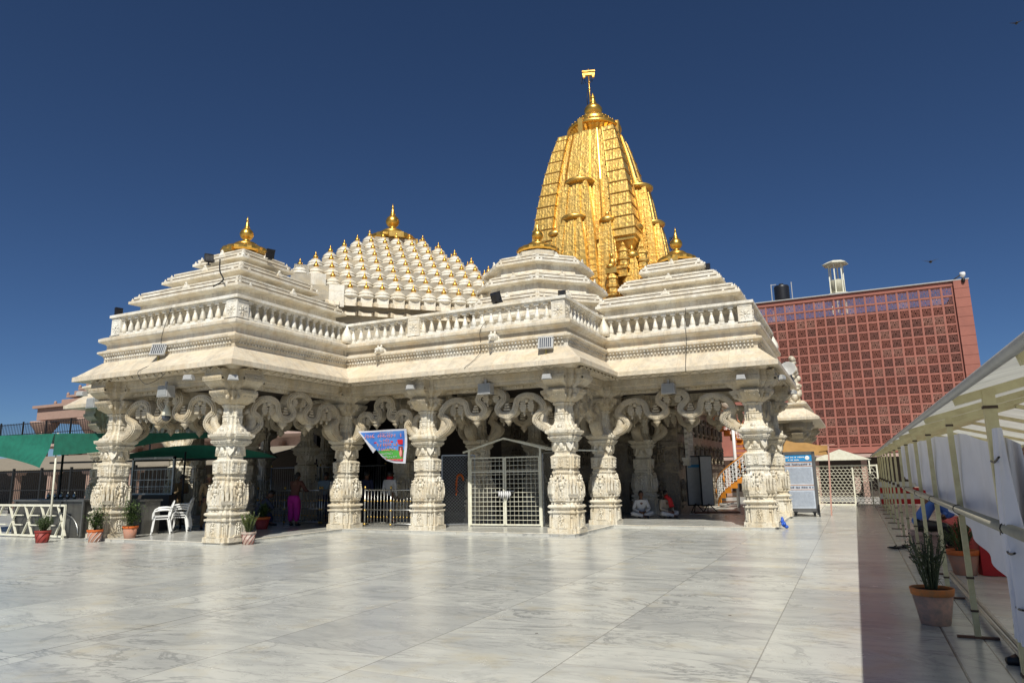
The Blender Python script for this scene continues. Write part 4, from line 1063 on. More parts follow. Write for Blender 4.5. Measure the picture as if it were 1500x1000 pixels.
for i in range(22):
    a=i/21*pi; b.ell((-11.12+.12*cos(a),19.0,1.45+.16*sin(a)-(.5 if i>16 else 0)*.3*((i-16)/5 if i>16 else 0)),(.035,.035,.035),6,5)
for i in range(9): b.ell((-11.24+rnd.gauss(0,.02),18.98,1.40-i*.05),(.028,.028,.028),6,4)
tag(b.build('garland',M['terrao']),'orange flower garland hanging on the left wire screen','garland')
CG=empty('gate',(-10.74,18.98,fl),'cream grid gate with peaked roof frame between the central pillars','gate',None,atan2(.25,2.2))
Lg=2.28; Hg=2.02
for k in range(2):
    b=MB(); x0=k*Lg/2+.03; x1=(k+1)*Lg/2-.03
    for x in (x0,x1): b.box((x,0,Hg/2+.03),(.045,.04,Hg))
    for z in (.05,Hg*.80,Hg+.02): b.box(((x0+x1)/2,0,z),(x1-x0,.036,.04))
    b.build('gate_leaf_frame',M['cream'],CG)
    b=MB()
    for i in range(1,8): b.tube([(x0+(x1-x0)*i/8,0,.05),(x0+(x1-x0)*i/8,0,Hg+.02)],.0085,5)
    for i in range(1,15): b.tube([(x0,-.01,.05+i*Hg/15),(x1,-.01,.05+i*Hg/15)],.0085,5)
    b.build('gate_grid',M['cream'],CG)
b=MB()
for x in (-.02,Lg+.02): b.box((x,-.02,1.16),(.06,.06,2.32))
b.build('gate_post',M['cream'],CG)
b=MB(); b.bar((-.22,-.03,2.22),(Lg/2,-.03,2.62),.05); b.bar((Lg/2,-.03,2.62),(Lg+.22,-.03,2.26),.05)
b.bar((Lg/2,-.03,2.60),(Lg/2,1.3,2.60),.04); b.bar((Lg+.1,-.03,2.30),(Lg+.1,1.6,2.30),.04); b.bar((Lg/2,1.3,2.6),(Lg+.1,1.3,2.3),.04); b.bar((Lg+.15,.1,2.25),(Lg+1.6,1.2,2.2),.04); b.bar((-.1,-.03,2.27),(-.1,1.4,2.27),.04)
b.build('roof_frame',M['cream'],CG)
b=MB(); b.bar((Lg*.36,-.06,1.02),(Lg*.64,-.06,1.04),.02); b.build('latch',M['steel'],CG)
b=MB()
for dx,l in ((-.16,.18),(-.09,.22),(-.02,.25),(.05,.2),(.11,.26),(.18,.2)): b.tube([(Lg*.5+dx,-.07,1.03),(Lg*.5+dx+.02,-.09,.95),(Lg*.5+dx-.01,-.085,1.03-l)],[.02,.035,.012],6)
b.build('ribbon',M['wcloth'],CG)

# ================================================================= BANNER
BN=empty('banner',(-13.66,17.15,2.98),'blue, green and red printed banner with white border hanging folded between two pillars','banner')
pts_=[(0,0),(1.73,-.02),(1.80,-.55),(1.77,-1.0),(1.42,-.99),(1.15,-.92),(.95,-.78),(.72,-.58),(.70,-.66),(.60,-.70)]
def wav(x,z): return .05*sin(x*4.2)+.04*sin(z*5+x*2)
def flat(poly,yo,mat,name,th=.006):
    n=len(poly); V1=[(x,wav(x,z)+yo,z) for x,z in poly]; V2=[(x,wav(x,z)+yo+th,z) for x,z in poly]
    b=MB(); b.add(V1+V2,[tuple(range(n)),tuple(range(n,2*n))[::-1]]+[(i,n+i,n+(i+1)%n,(i+1)%n) for i in range(n)]); return b.build(name,mat,BN)
mw=plain('banner_white',(.55,.55,.60),.4); mb=plain('banner_blue',(.03,.11,.42),.4,col2=(.09,.26,.58),noise=.5,scale=1.2); mg=plain('banner_green',(.06,.30,.04),.4); mr=plain('banner_red',(.55,.02,.03),.4); mo=plain('banner_orange',(.85,.25,.04),.4); mp=plain('banner_pink',(.75,.28,.26),.4)
def grid_flat(f_top,f_bot,x0,x1,yo,mat,name,n=24):
    b=MB()
    for i in range(n):
        a=x0+(x1-x0)*i/n; c=x0+(x1-x0)*(i+1)/n
        for j in range(4):
            def P(x,t): z=f_top(x)+(f_bot(x)-f_top(x))*t; return (x,wav(x,z)+yo,z)
            b.quad(P(a,(j+1)/4),P(c,(j+1)/4),P(c,j/4),P(a,j/4))
    return b.build(name,mat,BN)
def botw(x):
    P=[(0,0),(.60,-.70),(.72,-.56),(.95,-.78),(1.15,-.92),(1.42,-1.0),(1.77,-1.02)]
    for (a,za),(c,zc) in zip(P[:-1],P[1:]):
        if x<=c: return za+(zc-za)*(x-a)/(c-a)
    return P[-1][1]
def botb(x):
    P=[(.08,-.05),(.40,-.36),(.66,-.54),(.95,-.72),(1.15,-.86),(1.40,-.93),(1.69,-.95)]
    for (a,za),(c,zc) in zip(P[:-1],P[1:]):
        if x<=c: return za+(zc-za)*(x-a)/(c-a)
    return P[-1][1]
grid_flat(lambda x:.0,botw,0,1.77,0,mw,'banner_sheet')
grid_flat(lambda x:-.05,lambda x:max(botb(x),-.95),.09,1.69,-.006,mb,'printed_panel')
grid_flat(lambda x:-.60-.03*sin(x*9),lambda x:botb(x),.78,1.69,-.010,mg,'green_print')
grid_flat(lambda x:-.88,lambda x:botb(x),1.13,1.69,-.014,mr,'red_print',10)
def glyphs(x0,x1,z,h,mat,seed,yo=-.017):
    rnd=random.Random(seed); b=MB(); x=x0
    while x<x1:
        w_=h*rnd.uniform(.55,.9)
        if rnd.random()<.16: x+=h*.6; continue
        k=rnd.randint(0,4); P=[]
        def Q(u,v): return (x+u*w_,wav(x,z)+yo,z+v*h)
        if k==0: P=[Q(.0,.9),Q(.5,1),Q(.6,.6),Q(.2,.5),Q(.7,.3),Q(.5,0)]
        if k==1: P=[Q(.8,1),Q(.8,.0)]; b.tube([Q(.1,.7),Q(.4,.4),Q(.8,.5)],h*.075,4)
        if k==2: P=[Q(.1,.3),Q(.3,.9),Q(.7,.8),Q(.6,.3),Q(.3,.3),Q(.4,.0)]
        if k==3: P=[Q(.1,1),Q(.1,.4),Q(.5,.2),Q(.8,.5),Q(.8,0)]
        if k==4: P=[Q(.0,.4),Q(.4,.6),Q(.7,.3),Q(.4,.05),Q(.1,.1)]; b.tube([Q(.7,1.0),Q(.7,.4)],h*.07,4)
        b.tube(cat_rom(P,3),h*.08,4)
        if rnd.random()<.3: b.tube(cat_rom([Q(.2,1.1),Q(.5,1.3),Q(.8,1.15)],3),h*.06,4)
        x+=w_*1.12
    return b.build('lettering',mat,BN)
glyphs(.25,1.60,-.24,.10,mp,5); glyphs(.86,1.20,-.37,.08,mp,6); glyphs(.66,1.45,-.50,.085,mo,7); glyphs(.84,1.42,-.64,.085,mp,8); glyphs(.96,1.36,-.745,.05,mw,9); glyphs(1.02,1.5,-.84,.05,mw,10); glyphs(1.15,1.64,-.925,.03,mw,11,-.02); glyphs(.82,1.3,-.10,.03,mw,12)
b=MB(); b.box((1.55,wav(1.5,-.4)-.014,-.38),(.20,.006,.14)); b.ell((.68,wav(.68,-.38)-.012,-.38),(.06,.004,.025)); b.ell((1.28,wav(1.28,-.38)-.012,-.37),(.06,.004,.025)); b.build('red_badge',mr,BN)
b=MB(); b.box((1.60,wav(1.6,-.7)-.018,-.68),(.16,.008,.34)); b.build('picture_frame',plain('banner_maroon',(.20,.05,.04),.5),BN)
b=MB(); b.ell((1.60,wav(1.6,-.7)-.026,-.72),(.05,.006,.12)); b.ell((1.60,wav(1.6,-.7)-.026,-.58),(.025,.006,.03)); b.build('picture_shape',mp,BN)

# ================================================================= FLOODLIGHTS, SPEAKERS, CAMERAS
def flood(loc,rz,tilt,size,mat,label,group,name='floodlight',post=.22):
    t=empty(name,loc,label,'floodlight',group,rz); w_,h_=size
    Mt=Matrix.Translation((0,0,post+h_*.4))@Matrix.Rotation(tilt,4,'X')
    b=MB(); b.loft([[Mt@Vector((x*w_/2*k,y,z*h_/2*k)) for x,z in ((-1,-1),(1,-1),(1,1),(-1,1))] for y,k in ((-.05,1.0),(.0,1.0),(.09,.6))]); b.build('housing',mat,t)
    b=MB(); b.box((0,-.055,0),(w_*.86,.012,h_*.84),M=Mt); b.build('lens',M['lens'],t)
    b=MB()
    for i in range(7): b.box((-w_*.40+i*w_*.8/6,-.07,0),(.022,.02,h_*.92),M=Mt)
    for z in (-1,1): b.box((0,-.07,z*h_*.46),(w_*.96,.02,.03),M=Mt)
    b.build('grille',mat,t)
    b=MB(); b.box((0,0,0),(.12,.12,.02)); b.bar((0,0,0),(0,0,post+h_*.3),.04); b.bar((-w_*.52,0,post+h_*.2),(w_*.52,0,post+h_*.2),.025); b.build('bracket',M['brass'] if mat is M['grey'] else mat,t)
    return t
flood((-16.75,12.42,4.72),radians(22),radians(-22),(.42,.34),M['grey'],'large grey floodlight with ribbed front on the eave near the left end','large floodlights on the eave')
flood((-7.15,16.82,4.68),radians(12),radians(-15),(.42,.34),M['grey'],'large grey floodlight with ribbed front on the eave above the central pillar','large floodlights on the eave')
Gb='black floodlights on the roof'
flood((-19.35,12.9,6.36),radians(80),radians(-10),(.22,.26),M['black'],'black floodlight on the far left end of the parapet',Gb,post=.08)
flood((-16.9,13.95,7.95),radians(60),radians(-20),(.26,.26),M['black'],'black floodlight left of the left pyramid finial',Gb,post=.08)
flood((-15.5,15.0,8.20),radians(70),radians(15),(.26,.28),M['black'],'black floodlight right of the left pyramid finial',Gb,post=.06)
flood((-8.9,17.3,6.40),radians(160),radians(-20),(.36,.34),M['black'],'black ribbed floodlight on the parapet in front of the eight-sided roof',Gb,post=.10)
flood((-6.85,17.35,6.38),radians(200),radians(-10),(.22,.20),M['black'],'small black floodlight on the parapet corner above the central pillar',Gb,post=.04)
flood((-3.65,22.2,7.95),radians(190),radians(-10),(.16,.24),M['black'],'small black floodlight right of the right pyramid finial',Gb,post=.05)
Gs='small spotlights under the eave'
for loc,rz,lab in (((-15.15,12.15,4.18),.3,'small grey spotlight left of the front corner capital'),((-13.80,12.35,4.10),.9,'small grey spotlight right of the front corner capital'),((-19.5,12.15,4.05),.2,'small grey spotlight on the leftmost front capital'),((-11.45,16.75,4.15),.1,'small grey spotlight above the pillar right of the banner'),((-7.1,16.72,4.12),.1,'small grey spotlight under the large central floodlight'),((-2.6,19.95,4.14),.0,'small grey spotlight on the right front capital'),((-1.62,20.8,4.16),1.3,'small grey spotlight on the right side of the corner capital'),((-1.62,25.1,4.16),1.3,'small grey spotlight on the far right capital')):
    t=empty('spotlight',loc,lab,'spotlight',Gs,rz); b=MB(); b.box((0,0,0),(.26,.16,.13),taper=.8); b.box((0,-.085,-.01),(.22,.012,.09)); b.build('housing',M['grey'],t); b=MB(); b.bar((0,.05,.0),(0,.25,.05),.03); b.build('bracket',M['grey'],t)
Gp='grey loudspeakers hung under the eave'
for loc,lab in (((-16.5,12.55,3.95),'grey box loudspeaker under the eave between the two left pillars'),((-9.15,17.1,3.97),'grey box loudspeaker above the cream gate'),((-4.72,20.3,4.0),'grey box loudspeaker between the two right pillars'),((-20.7,13.3,3.95),'grey box loudspeaker left of the leftmost pillar top')):
    t=empty('loudspeaker',loc,lab,'loudspeaker',Gp,0); b=MB(); b.box((0,0,0),(.40,.26,.30),taper=.92); b.build('cabinet',M['grey'],t); b=MB(); b.box((0,-.135,0),(.33,.01,.24)); b.build('front_grille',plain('speaker_cloth',(.30,.31,.31),.8),t); b=MB(); b.box((0,.0,.2),(.06,.06,.14)); b.build('bracket',M['grey'],t)
t=empty('dome_camera',(-16.95,12.95,3.28),'white dome security camera hanging under the arch near the left end','security camera'); b=MB(); b.lathe([(.0,.42),(.05,.40),(.06,.30),(.11,.22),(.13,.10),(.13,.06)],16); b.build('housing',M['cream'],t); b=MB(); b.lathe([(.12,.06),(.115,.0),(.08,-.06),(0,-.085)],16); b.build('dome',M['lens'],t)
def cable(P,label,r=.008,mat='iron'):
    b=MB(); b.tube(cat_rom(P,6),r,5); return tag(b.build('cable',M[mat]),label,'cable')
cable([(-16.62,12.60,6.3),(-16.72,12.47,5.6),(-16.75,12.45,5.05),(-16.72,12.35,4.9)],'black cable running from the left parapet down to the large eave floodlight')
cable([(-16.8,12.35,4.70),(-16.95,12.0,4.45),(-16.7,12.05,4.12),(-16.2,12.05,4.2),(-16.0,12.1,4.36)],'looped black cable hanging below the left large floodlight')
cable([(-4.05,20.2,6.35),(-4.06,20.08,5.6),(-4.06,20.05,5.2),(-4.06,19.72,4.55),(-4.06,19.73,4.38)],'thin vertical cable down the frieze on the right face')
cable([(-9.1,17.05,5.9),(-9.2,16.88,5.6),(-9.25,16.95,5.0),(-9.5,16.5,4.52)],'thin cable crossing the eave left of the central floodlight')
cable([(-14.25,17.0,5.9),(-14.12,16.93,5.5),(-14.1,16.95,4.9),(-13.58,16.5,4.4)],'dark cable down the inner corner of the frieze')
cable([(-15.3,13.0,7.6),(-15.1,12.85,7.2),(-14.9,12.8,6.9),(-15.2,12.75,6.75)],'short black cable on the front corner of the left pyramid roof',.02)
t=empty('satellite_dish',(-1.75,25.6,5.0),'grey dish antenna behind the right end of the eave','dish antenna',None,-.6); b=MB(); b.lathe([(.02,0),(.16,.03),(.26,.09),(.27,.09),(.17,.0),(.02,-.03)],20,M=Matrix.Rotation(1.2,4,'X')@Matrix.Rotation(.5,4,'Y')); b.build('dish',M['grey'],t); b=MB(); b.bar((0,.02,0),(0,.3,-.5),.04); b.build('bracket',M['steel'],t)

t=empty('lightning_antenna',(-5.0,23.6,8.3),'thin dark wire antenna beside the right pyramid finial','antenna'); b=MB(); b.tube([(0,0,0),(0,0,1.55)],.012,5)
for k in range(4): P=[(.16*cos(a+k)*(1-.3*abs(sin(a))),.16*sin(k*1.57)*cos(a),1.2+.28*sin(a)) for a in [m*pi/5 for m in range(-5,6)]]; b.tube(P,.008,4)
b.build('wire_cage',M['iron'],t)
# ================================================================= LEFT SIDE: CANOPY, COUNTER, BARRIER, FENCE
def cloth_grid(fn,nu,nv,th=.004):
    b=MB(); V1=[[Vector(fn(i/nu,j/nv)) for j in range(nv+1)] for i in range(nu+1)]
    vs=[v for r in V1 for v in r]; fs=[]
    for i in range(nu):
        for j in range(nv): a=i*(nv+1)+j; fs.append((a,a+nv+1,a+nv+2,a+1))
    b.add(vs,fs,0,True); return b
CP=empty('green_canopy',(-20.75,12.35,0),'dark green tarpaulin canopy on thin poles at the far left','canopy')
def val(u,v):
    x=u*-7.0; zt=2.98+.12*u; hh=.98-.40*(min(u*2.5,1))**.8
    sag=.05*sin(v*3)*sin(u*9); return (x+.03,-.12-.25*v*(1-u*.5)+sag+.06*sin(9*u+5*v)*v,zt-hh*v)
cloth_grid(val,40,10).build('front_flap',M['green'],CP)
def top(u,v):
    x=.03-7.0*u+v*(1-u)*.2; y=-.1+v*4.2; z=2.98+.12*u+.1*v-.22*sin(pi*v)*sin(pi*min(u+.15,1))-.0; return (x,y,z)
cloth_grid(top,20,16).build('roof_sheet',M['green'],CP)
def side(u,v): # sheet stretched back towards the hall
    return (.03+u*1.9,-.1+u*4.6,2.98+.16*u-(.62-.50*u)*v-.05*sin(u*7)*v)
cloth_grid(side,20,6).build('side_flap',M['green'],CP)
def back(u,v):
    return (-2.4+u*6.6,3.2+u*.7+v*.5,2.25+.42*sin(pi*u*.9)*(1-v)-.10*u+ .10)
cloth_grid(back,24,6).build('inner_sheet',M['green'],CP)
b=MB(); b.tube([(0,.05,0),(0,.0,3.0)],.028,8); b.build('pole',M['cream'],CP)
b=MB(); b.tube([(-2.3,1.6,0),(-2.3,1.6,2.6)],.035,8); b.build('pole',M['iron'],CP)
b=MB(); b.tube([(1.2,3.4,0),(1.2,3.4,2.5)],.03,8); b.tube([(-6,3.4,2.3),(4.2,4.4,2.25)],.035,8); b.build('cross_pole',M['iron'],CP)
# counter
CT=empty('steel_counter',(-23.6,13.6,0),'worn brushed steel counter under the green canopy','counter')
b=MB(); b.box((1.65,-.05,.53),(3.4,1.1,1.02)); b.build('body',M['steeld'],CT)
b=MB(); b.box((1.65,-.05,1.06),(3.5,1.2,.05)); b.box((3.36,-.62,.55),(.06,.05,1.0)); b.box((2.3,-.61,.55),(.05,.05,1.0)); b.box((0,-.61,.55),(.05,.05,1.0)); b.build('trim',plain('old_steel',(.20,.20,.19),.4,.7),CT)
b=MB(); P=[(2.38+.85*sin(a),-.62,.08+.62*cos(a)) for a in [i*pi/2/12 for i in range(13)]]; b.tube(P,.02,6); b.build('curved_trim',M['steel'],CT)
b=MB(); b.box((4.1,.55,.50),(1.4,.5,.98)); b.box((4.1,.54,1.02),(1.5,.6,.05)); b.build('side_body',M['steeld'],CT)
for x in (.3,1.6,3.2):
    b=MB(); b.tube([(x,-.45,0),(x,-.45,.03)],.03,6); b.build('foot',M['iron'],CT)
b=MB()
for k in range(5): b.lathe([(.05,0),(.06,.1),(.02,.15),(.02,.2)],8,c=(.6+k*.33,0,1.09))
tag(b.build('cup',M['steel'],None,(-23.6,13.6,0)),'row of small steel cups on the counter top','cups')
# service window frame beyond the left pillar
WN=empty('service_window',(-22.2,15.6,0),'dark framed service window with grille and shelf behind the left pillar','service window')
b=MB()
for x in (.35,2.35): b.box((x,0,1.2),(.07,.07,2.3))
b.box((1.35,0,2.32),(2.07,.07,.07)); b.box((1.35,0,1.16),(2.07,.08,.06)); b.build('frame',M['steel'],WN)
b=MB()
for i in range(1,10): b.bar((.35+i*.2,0,1.18),(.35+i*.2,0,1.95),.016)
for z in (1.4,1.62,1.95): b.bar((.35,0,z),(2.35,0,z),.02)
b.build('grille',M['steel'],WN)
b=MB(); b.box((1.35,.0,.58),(2.1,.3,1.12)); b.build('counter_panel',plain('dark_panel',(.07,.055,.045),.6),WN)
# cream lattice barrier
LB=empty('lattice_barrier',(-24.4,12.75,0),'cream metal barrier of crossing hexagonal bars in the left foreground','barrier')
b=MB(); Lb=3.7; b.bar((0,0,.93),(Lb,0,.93),.07,.06); b.bar((0,0,.06),(Lb,0,.06),.05); b.bar((Lb,0,0),(Lb,0,.93),.05); b.bar((0,0,0),(0,0,.93),.05); b.build('frame',M['cream'],LB)
b=MB()
for k in range(5):
    x=.15+k*.80
    for p,q_ in (((x,.08),(x+.25,.50)),((x+.25,.50),(x,.90)),((x+.46,.08),(x+.22,.50)),((x+.22,.50),(x+.46,.90)),((x+.33,.50-.14),(x+.72,.50-.14)),((x+.33,.64),(x+.72,.64))):
        if q_[0]<Lb: b.bar((p[0],0,p[1]),(q_[0],0,q_[1]),.055,.03)
b.build('lattice',M['cream'],LB)
# black railing fence far left
def barfence(p,q_,z0,z1,step,label,grp,mat=None,posts=2.4,th=.02):
    p=Vector(p); q_=Vector(q_); L=(q_-p).length; d=(q_-p)/L
    t=empty('railing_fence',tuple(p),label,'fence',grp,atan2(d.y,d.x)); mat=mat or M['iron']
    b=MB(); n=int(L/step)
    for i in range(n+1): b.bar((i*L/n,0,z0),(i*L/n,0,z1),th)
    b.build('bars',mat,t)
    b=MB()
    for z in (z0+.05,(z0+z1)/2,z1-.1): b.bar((0,0,z),(L,0,z),.05)
    b.build('rails',mat,t)
    for i in range(int(L/posts)+1):
        b=MB(); b.box((i*posts,0,(z1+.1)/2),(.1,.1,z1+.1)); b.build('post',mat,t)
    return t
barfence((-48,22,0),(-27.5,22.5,0),.15,2.25,.16,'black vertical bar fence behind the steel counter at left','black fences at left')
barfence((-78,34,0),(-44,34,0),4.6,6.5,.22,'dark upper walkway railing in front of the sky at far left','black fences at left',posts=3.2,th=.03)
# ---- pink sandstone gateway pavilion
PV=empty('sandstone_pavilion',(-66,41,0),'pink sandstone pavilion with stepped roof at the far left','pavilion')
b=MB(); 
for k,(w_,z) in enumerate(((10.5,8.7),(9.3,9.5),(8.2,10.2),(7.1,10.9),(6.0,11.5))): b.box((3.2+k*.45,3,z+.12),(w_,w_*.8,.22)); b.box((3.2+k*.45,3,z+.4),(w_-.9,w_*.8-.9,.5))
for k,(w_,z) in enumerate(((10.5,8.7),(9.3,9.5),(8.2,10.2),(7.1,10.9))):
    for s in (-1,1): b.ell((3.2+k*.45+s*(w_/2-.1),3-w_*.4+.1,z+.32),(.14,.14,.2),6,5)
b.build('roof',M['pink'],PV)
b=MB(); b.box((3.0,2.8,7.9),(12.2,9.6,1.1)); b.box((3.0,2.8,8.58),(12.9,10.2,.25)); b.box((3.0,2.8,7.3),(11.6,9.2,.25)); b.build('beam',M['pink'],PV)
for x,y in ((-2.4,-1.6),(4.6,-1.6),(8.6,-1.6),(-2.4,7),(8.6,7)):
    b=MB(); b.lathe([(.55,0),(.5,4.9),(.62,4.95),(.62,5.2),(.5,5.3),(.5,5.9),(.62,6.0),(.8,6.4),(1.15,6.9),(1.2,7.2)],16,c=(x,y,0)); b.build('pillar',M['pink'],PV)
b=MB(); b.lathe([(.3,0),(.34,.3),(.2,.5),(.26,.6),(.1,.85),(0,1.1)],12); tag(b.build('roof_finial',M['pink'],None,(-60.2,34.5,4.7)),'small pink stone finial on the wall left of the pavilion','finial')
# cream eave of an outbuilding with awning
AW=empty('market_shed',(-52,27,0),'low stone arcade with tan awning roof behind the black fence','shed')
b=MB(); b.add([(-6,-1,2.35),(24,-1,2.35),(24,3.5,3.35),(-6,3.5,3.35),(-6,-1,2.43),(24,-1,2.43),(24,3.5,3.43),(-6,3.5,3.43)],[(0,3,2,1),(4,5,6,7),(0,1,5,4),(1,2,6,5),(2,3,7,6),(3,0,4,7)]); b.build('awning',M['tan'],AW)
for i in range(8):
    b=MB(); x=-4+i*3.8; b.box((x,-.5,1.1),(.4,.4,2.2)); b.box((x,-.5,2.15),(.9,.5,.2),taper=1.3); b.build('pillar',M['pink'],AW)
b=MB(); b.box((9,3.6,1.7),(30,.3,3.4)); b.build('rear_wall',M['dark'],AW)
# long pink building behind everything at left
PB=empty('pink_building',(-60,47,0),'long pale pink stone building seen behind the hall and the fence','building')
b=MB(); b.box((15,4,2.6),(66,8,5.2)); b.box((15,-.1,5.3),(66.5,8.6,.3)); b.build('wall',M['pinkp'],PB)
for i in range(20):
    b=MB(); x=-16+i*3.2; b.box((x,-.08,1.5),(1.3,.2,2.6)); b.build('doorway',M['dark'],PB)
b=MB()
for i in range(20):
    x=-14.4+i*3.2; b.box((x,-.3,2.4),(.4,.5,4.8)); b.box((x,-.35,4.3),(.9,.7,.3)); b.ell((x,-.4,5.75),(.2,.2,.4),8,6)
b.build('pilaster',M['pink'],PB)

# ================================================================= RED JALI BUILDING
RB=empty('red_building',(0,45,0),'red stone office block with pierced lattice screen front and flat roof','building')
redm=plain('red_sandstone',(.36,.135,.10),.8,0,.45,1.1,.2,col2=(.28,.105,.08)); redm2=plain('red_sandstone_weathered',(.30,.125,.10),.85,0,.5,2,.2,col2=(.22,.10,.08)); redm3=plain('red_sandstone_pale',(.46,.23,.18),.85,0,.5,2,.2,col2=(.36,.16,.12)); redd=plain('red_sandstone_joint',(.20,.07,.05),.8,0,.3,3)
XR=6.73; ZT=11.86
b=MB(); b.box((XR-.36,-.05,ZT/2+1.3),(.72,.5,ZT-2.6)); b.build('corner_pilaster',redm,RB)
b=MB()
for i in range(17): b.box((XR-.36,-.303,2.75+i*.54),(.72,.008,.016))
b.build('stone_joint',redd,RB)  # darker red for the joint lines in the stone
b=MB(); b.box((XR/2-6,-.02,ZT-.13),(XR+12-.72-.0,.36,.26)); b.box((XR/2-6-.35,-.02,2.62),(XR+12-.72,.36,.36)); b.build('screen_band',redm,RB)
b=MB(); b.box((XR/2-6,0,ZT+.03),(XR+12.1,.62,.06)); b.build('coping',M['grey'],RB)
b=MB()
cs_=.555; rs_=.543; x0_=XR-.78; ncol=22; nrow=16
for i in range(ncol+1): b.box((x0_-i*cs_,-.03,7.15),(.085,.28,8.9))
for j in range(nrow+1): b.box((x0_-ncol*cs_/2,-.03,ZT-.27-j*rs_),(ncol*cs_,.25,.085))
b.box((-7.3,0,7.2),(2.6,.3,9.2))
b.build('screen_frame',redm,RB)
b=MB(); w_=.47; th=.04
b.box((0,0,.222),(w_,th,.02)); b.box((0,0,-.222),(w_,th,.02)); b.box((.222,0,0),(.02,th,w_)); b.box((-.222,0,0),(.02,th,w_))
for k in range(8):
    a=k*pi/4; b.bar((.05*cos(a),0,.05*sin(a)),(.21*cos(a),0,.21*sin(a)),.020,th,up=(0,1,0)) if k%2 else b.bar((.05*cos(a),.002,.05*sin(a)),(.21*cos(a),.002,.21*sin(a)),.019,th-.004,up=(0,1,0))
for s1 in (-1,1):
    for s2 in (-1,1):
        P=[(s1*(.12+.055*cos(a)),0,s2*(.12+.055*sin(a))) for a in [i*2*pi/7 for i in range(8)]]; b.tube(P,.010,4)
P=[(.075*cos(a),0,.075*sin(a)) for a in [i*2*pi/9 for i in range(10)]]; b.tube(P,.011,4)
for a in range(4):
    Mt=Matrix.Rotation(a*pi/2,4,'Y'); b.box((0,0,.13),(.03,th,.14),M=Mt); b.box((.07,.001,.17),(.09,th-.002,.02),M=Mt); b.box((-.07,.001,.15),(.02,th-.002,.08),M=Mt)
J=b
jp=None; cnt=0; stuff=MB(); order=[]
for i in range(ncol):
    for j in range(nrow): order.append((i,j))
order.sort(key=lambda t:t[0]*1.0+t[1]*.3)
for (i,j) in order:
    L=(x0_-(i+.5)*cs_,-.135,ZT-.27-(j+.5)*rs_)
    if cnt<100:
        if jp is None: jp=J.build('lattice_panel',redm,RB,L)
        else:
            c_=dup(jp,L,RB); k_=random.random()
            if k_<.5: c_.material_slots[0].link='OBJECT'; c_.material_slots[0].material=redm2 if k_<.35 else redm3
        cnt+=1
    else: k_=random.random(); stuff.add(J.v,J.f,1 if k_<.35 else (2 if k_<.5 else 0),False,Matrix.Translation(L))
tag(stuff.build('lattice_panel',[redm,redm2,redm3],RB),kind='stuff')
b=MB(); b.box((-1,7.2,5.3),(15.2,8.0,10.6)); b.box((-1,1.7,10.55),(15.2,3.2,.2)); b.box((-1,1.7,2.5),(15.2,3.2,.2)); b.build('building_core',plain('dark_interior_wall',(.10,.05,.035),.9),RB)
b=MB(); b.box((XR-.2,5.3,ZT/2+1),(.4,10.2,ZT-2)); b.build('side_wall',redm,RB)
# dark ground-floor arcade below the screen
b=MB(); b.box((-.5,-.4,2.28),(16.5,1.2,.18)); b.build('lower_ledge',M['pinkp'],RB)
b=MB(); b.box((8.5,-.9,1.9),(6,.2,.3)); b.build('fascia',M['dark'],RB)
b=MB()
for i in range(7): b.box((-7+i*2.5,-.5,1.1),(.3,.3,2.2))
b.build('arcade_pillar',M['pink'],RB)
b=MB(); b.box((0,.55,1.1),(18,.1,2.2)); b.build('arcade_wall',M['dark'],RB)
# things on the roof
KK=empty('rooftop_kiosk',(.15,47.0,11.0),'pale six-post rooftop kiosk with a small cap roof above the red building','kiosk')
b=MB()
for k in range(6): a=k*pi/3+.3; b.box((.42*cos(a),.42*sin(a),1.75),(.07,.07,3.3))
b.build('post',M['cream'],KK)
b=MB(); b.lathe([(.78,3.28),(.80,3.33),(.45,3.5),(0,3.56)],6,rot=.3,smooth=False); b.build('cap_roof',M['cream'],KK)
b=MB(); b.lathe([(.72,1.30),(.74,1.36),(.5,1.44),(.48,1.44)],6,rot=.3,smooth=False); b.build('lower_eave',M['cream'],KK)
b=MB(); b.lathe([(.40,1.44),(.40,2.25),(.38,2.27)],12); b.build('drum',plain('khaki_tank',(.42,.40,.30),.6),KK)
WT=empty('water_tank',(-3.15,47,11.0),'black ribbed plastic water tank on the red building roof','water tank')
b=MB(); b.lathe([(.46,1.35)]+[(.46+.02*(i%2),1.40+i*.09) for i in range(11)]+[(.44,2.35),(.14,2.42),(.14,2.5),(0,2.52)],20); b.build('tank',M['black'],WT)
b=MB()
for x in (-.62,.62): b.bar((x,0,0),(x,0,2.55),.05)
b.bar((-.62,0,2.5),(-.3,0,2.5),.04); b.box((0,0,1.3),(1.2,.8,.06)); b.build('stand',M['grey'],WT)
CC=empty('security_camera',(6.0,45,11.9),'white security camera on a black arm at the right corner of the red roof','security camera')
b=MB(); b.tube([(0,0,.02),(.45,0,.32)],.035,6); b.build('arm',M['iron'],CC)
b=MB(); b.lathe([(.14,.1),(.15,.0),(.12,-.12),(0,-.2)],12,c=(.55,0,.34)); b.build('dome',M['whitep'],CC)
b=MB(); b.ell((.5,-.35,-.08),(.1,.1,.16)); b.build('sensor',M['iron'],CC)

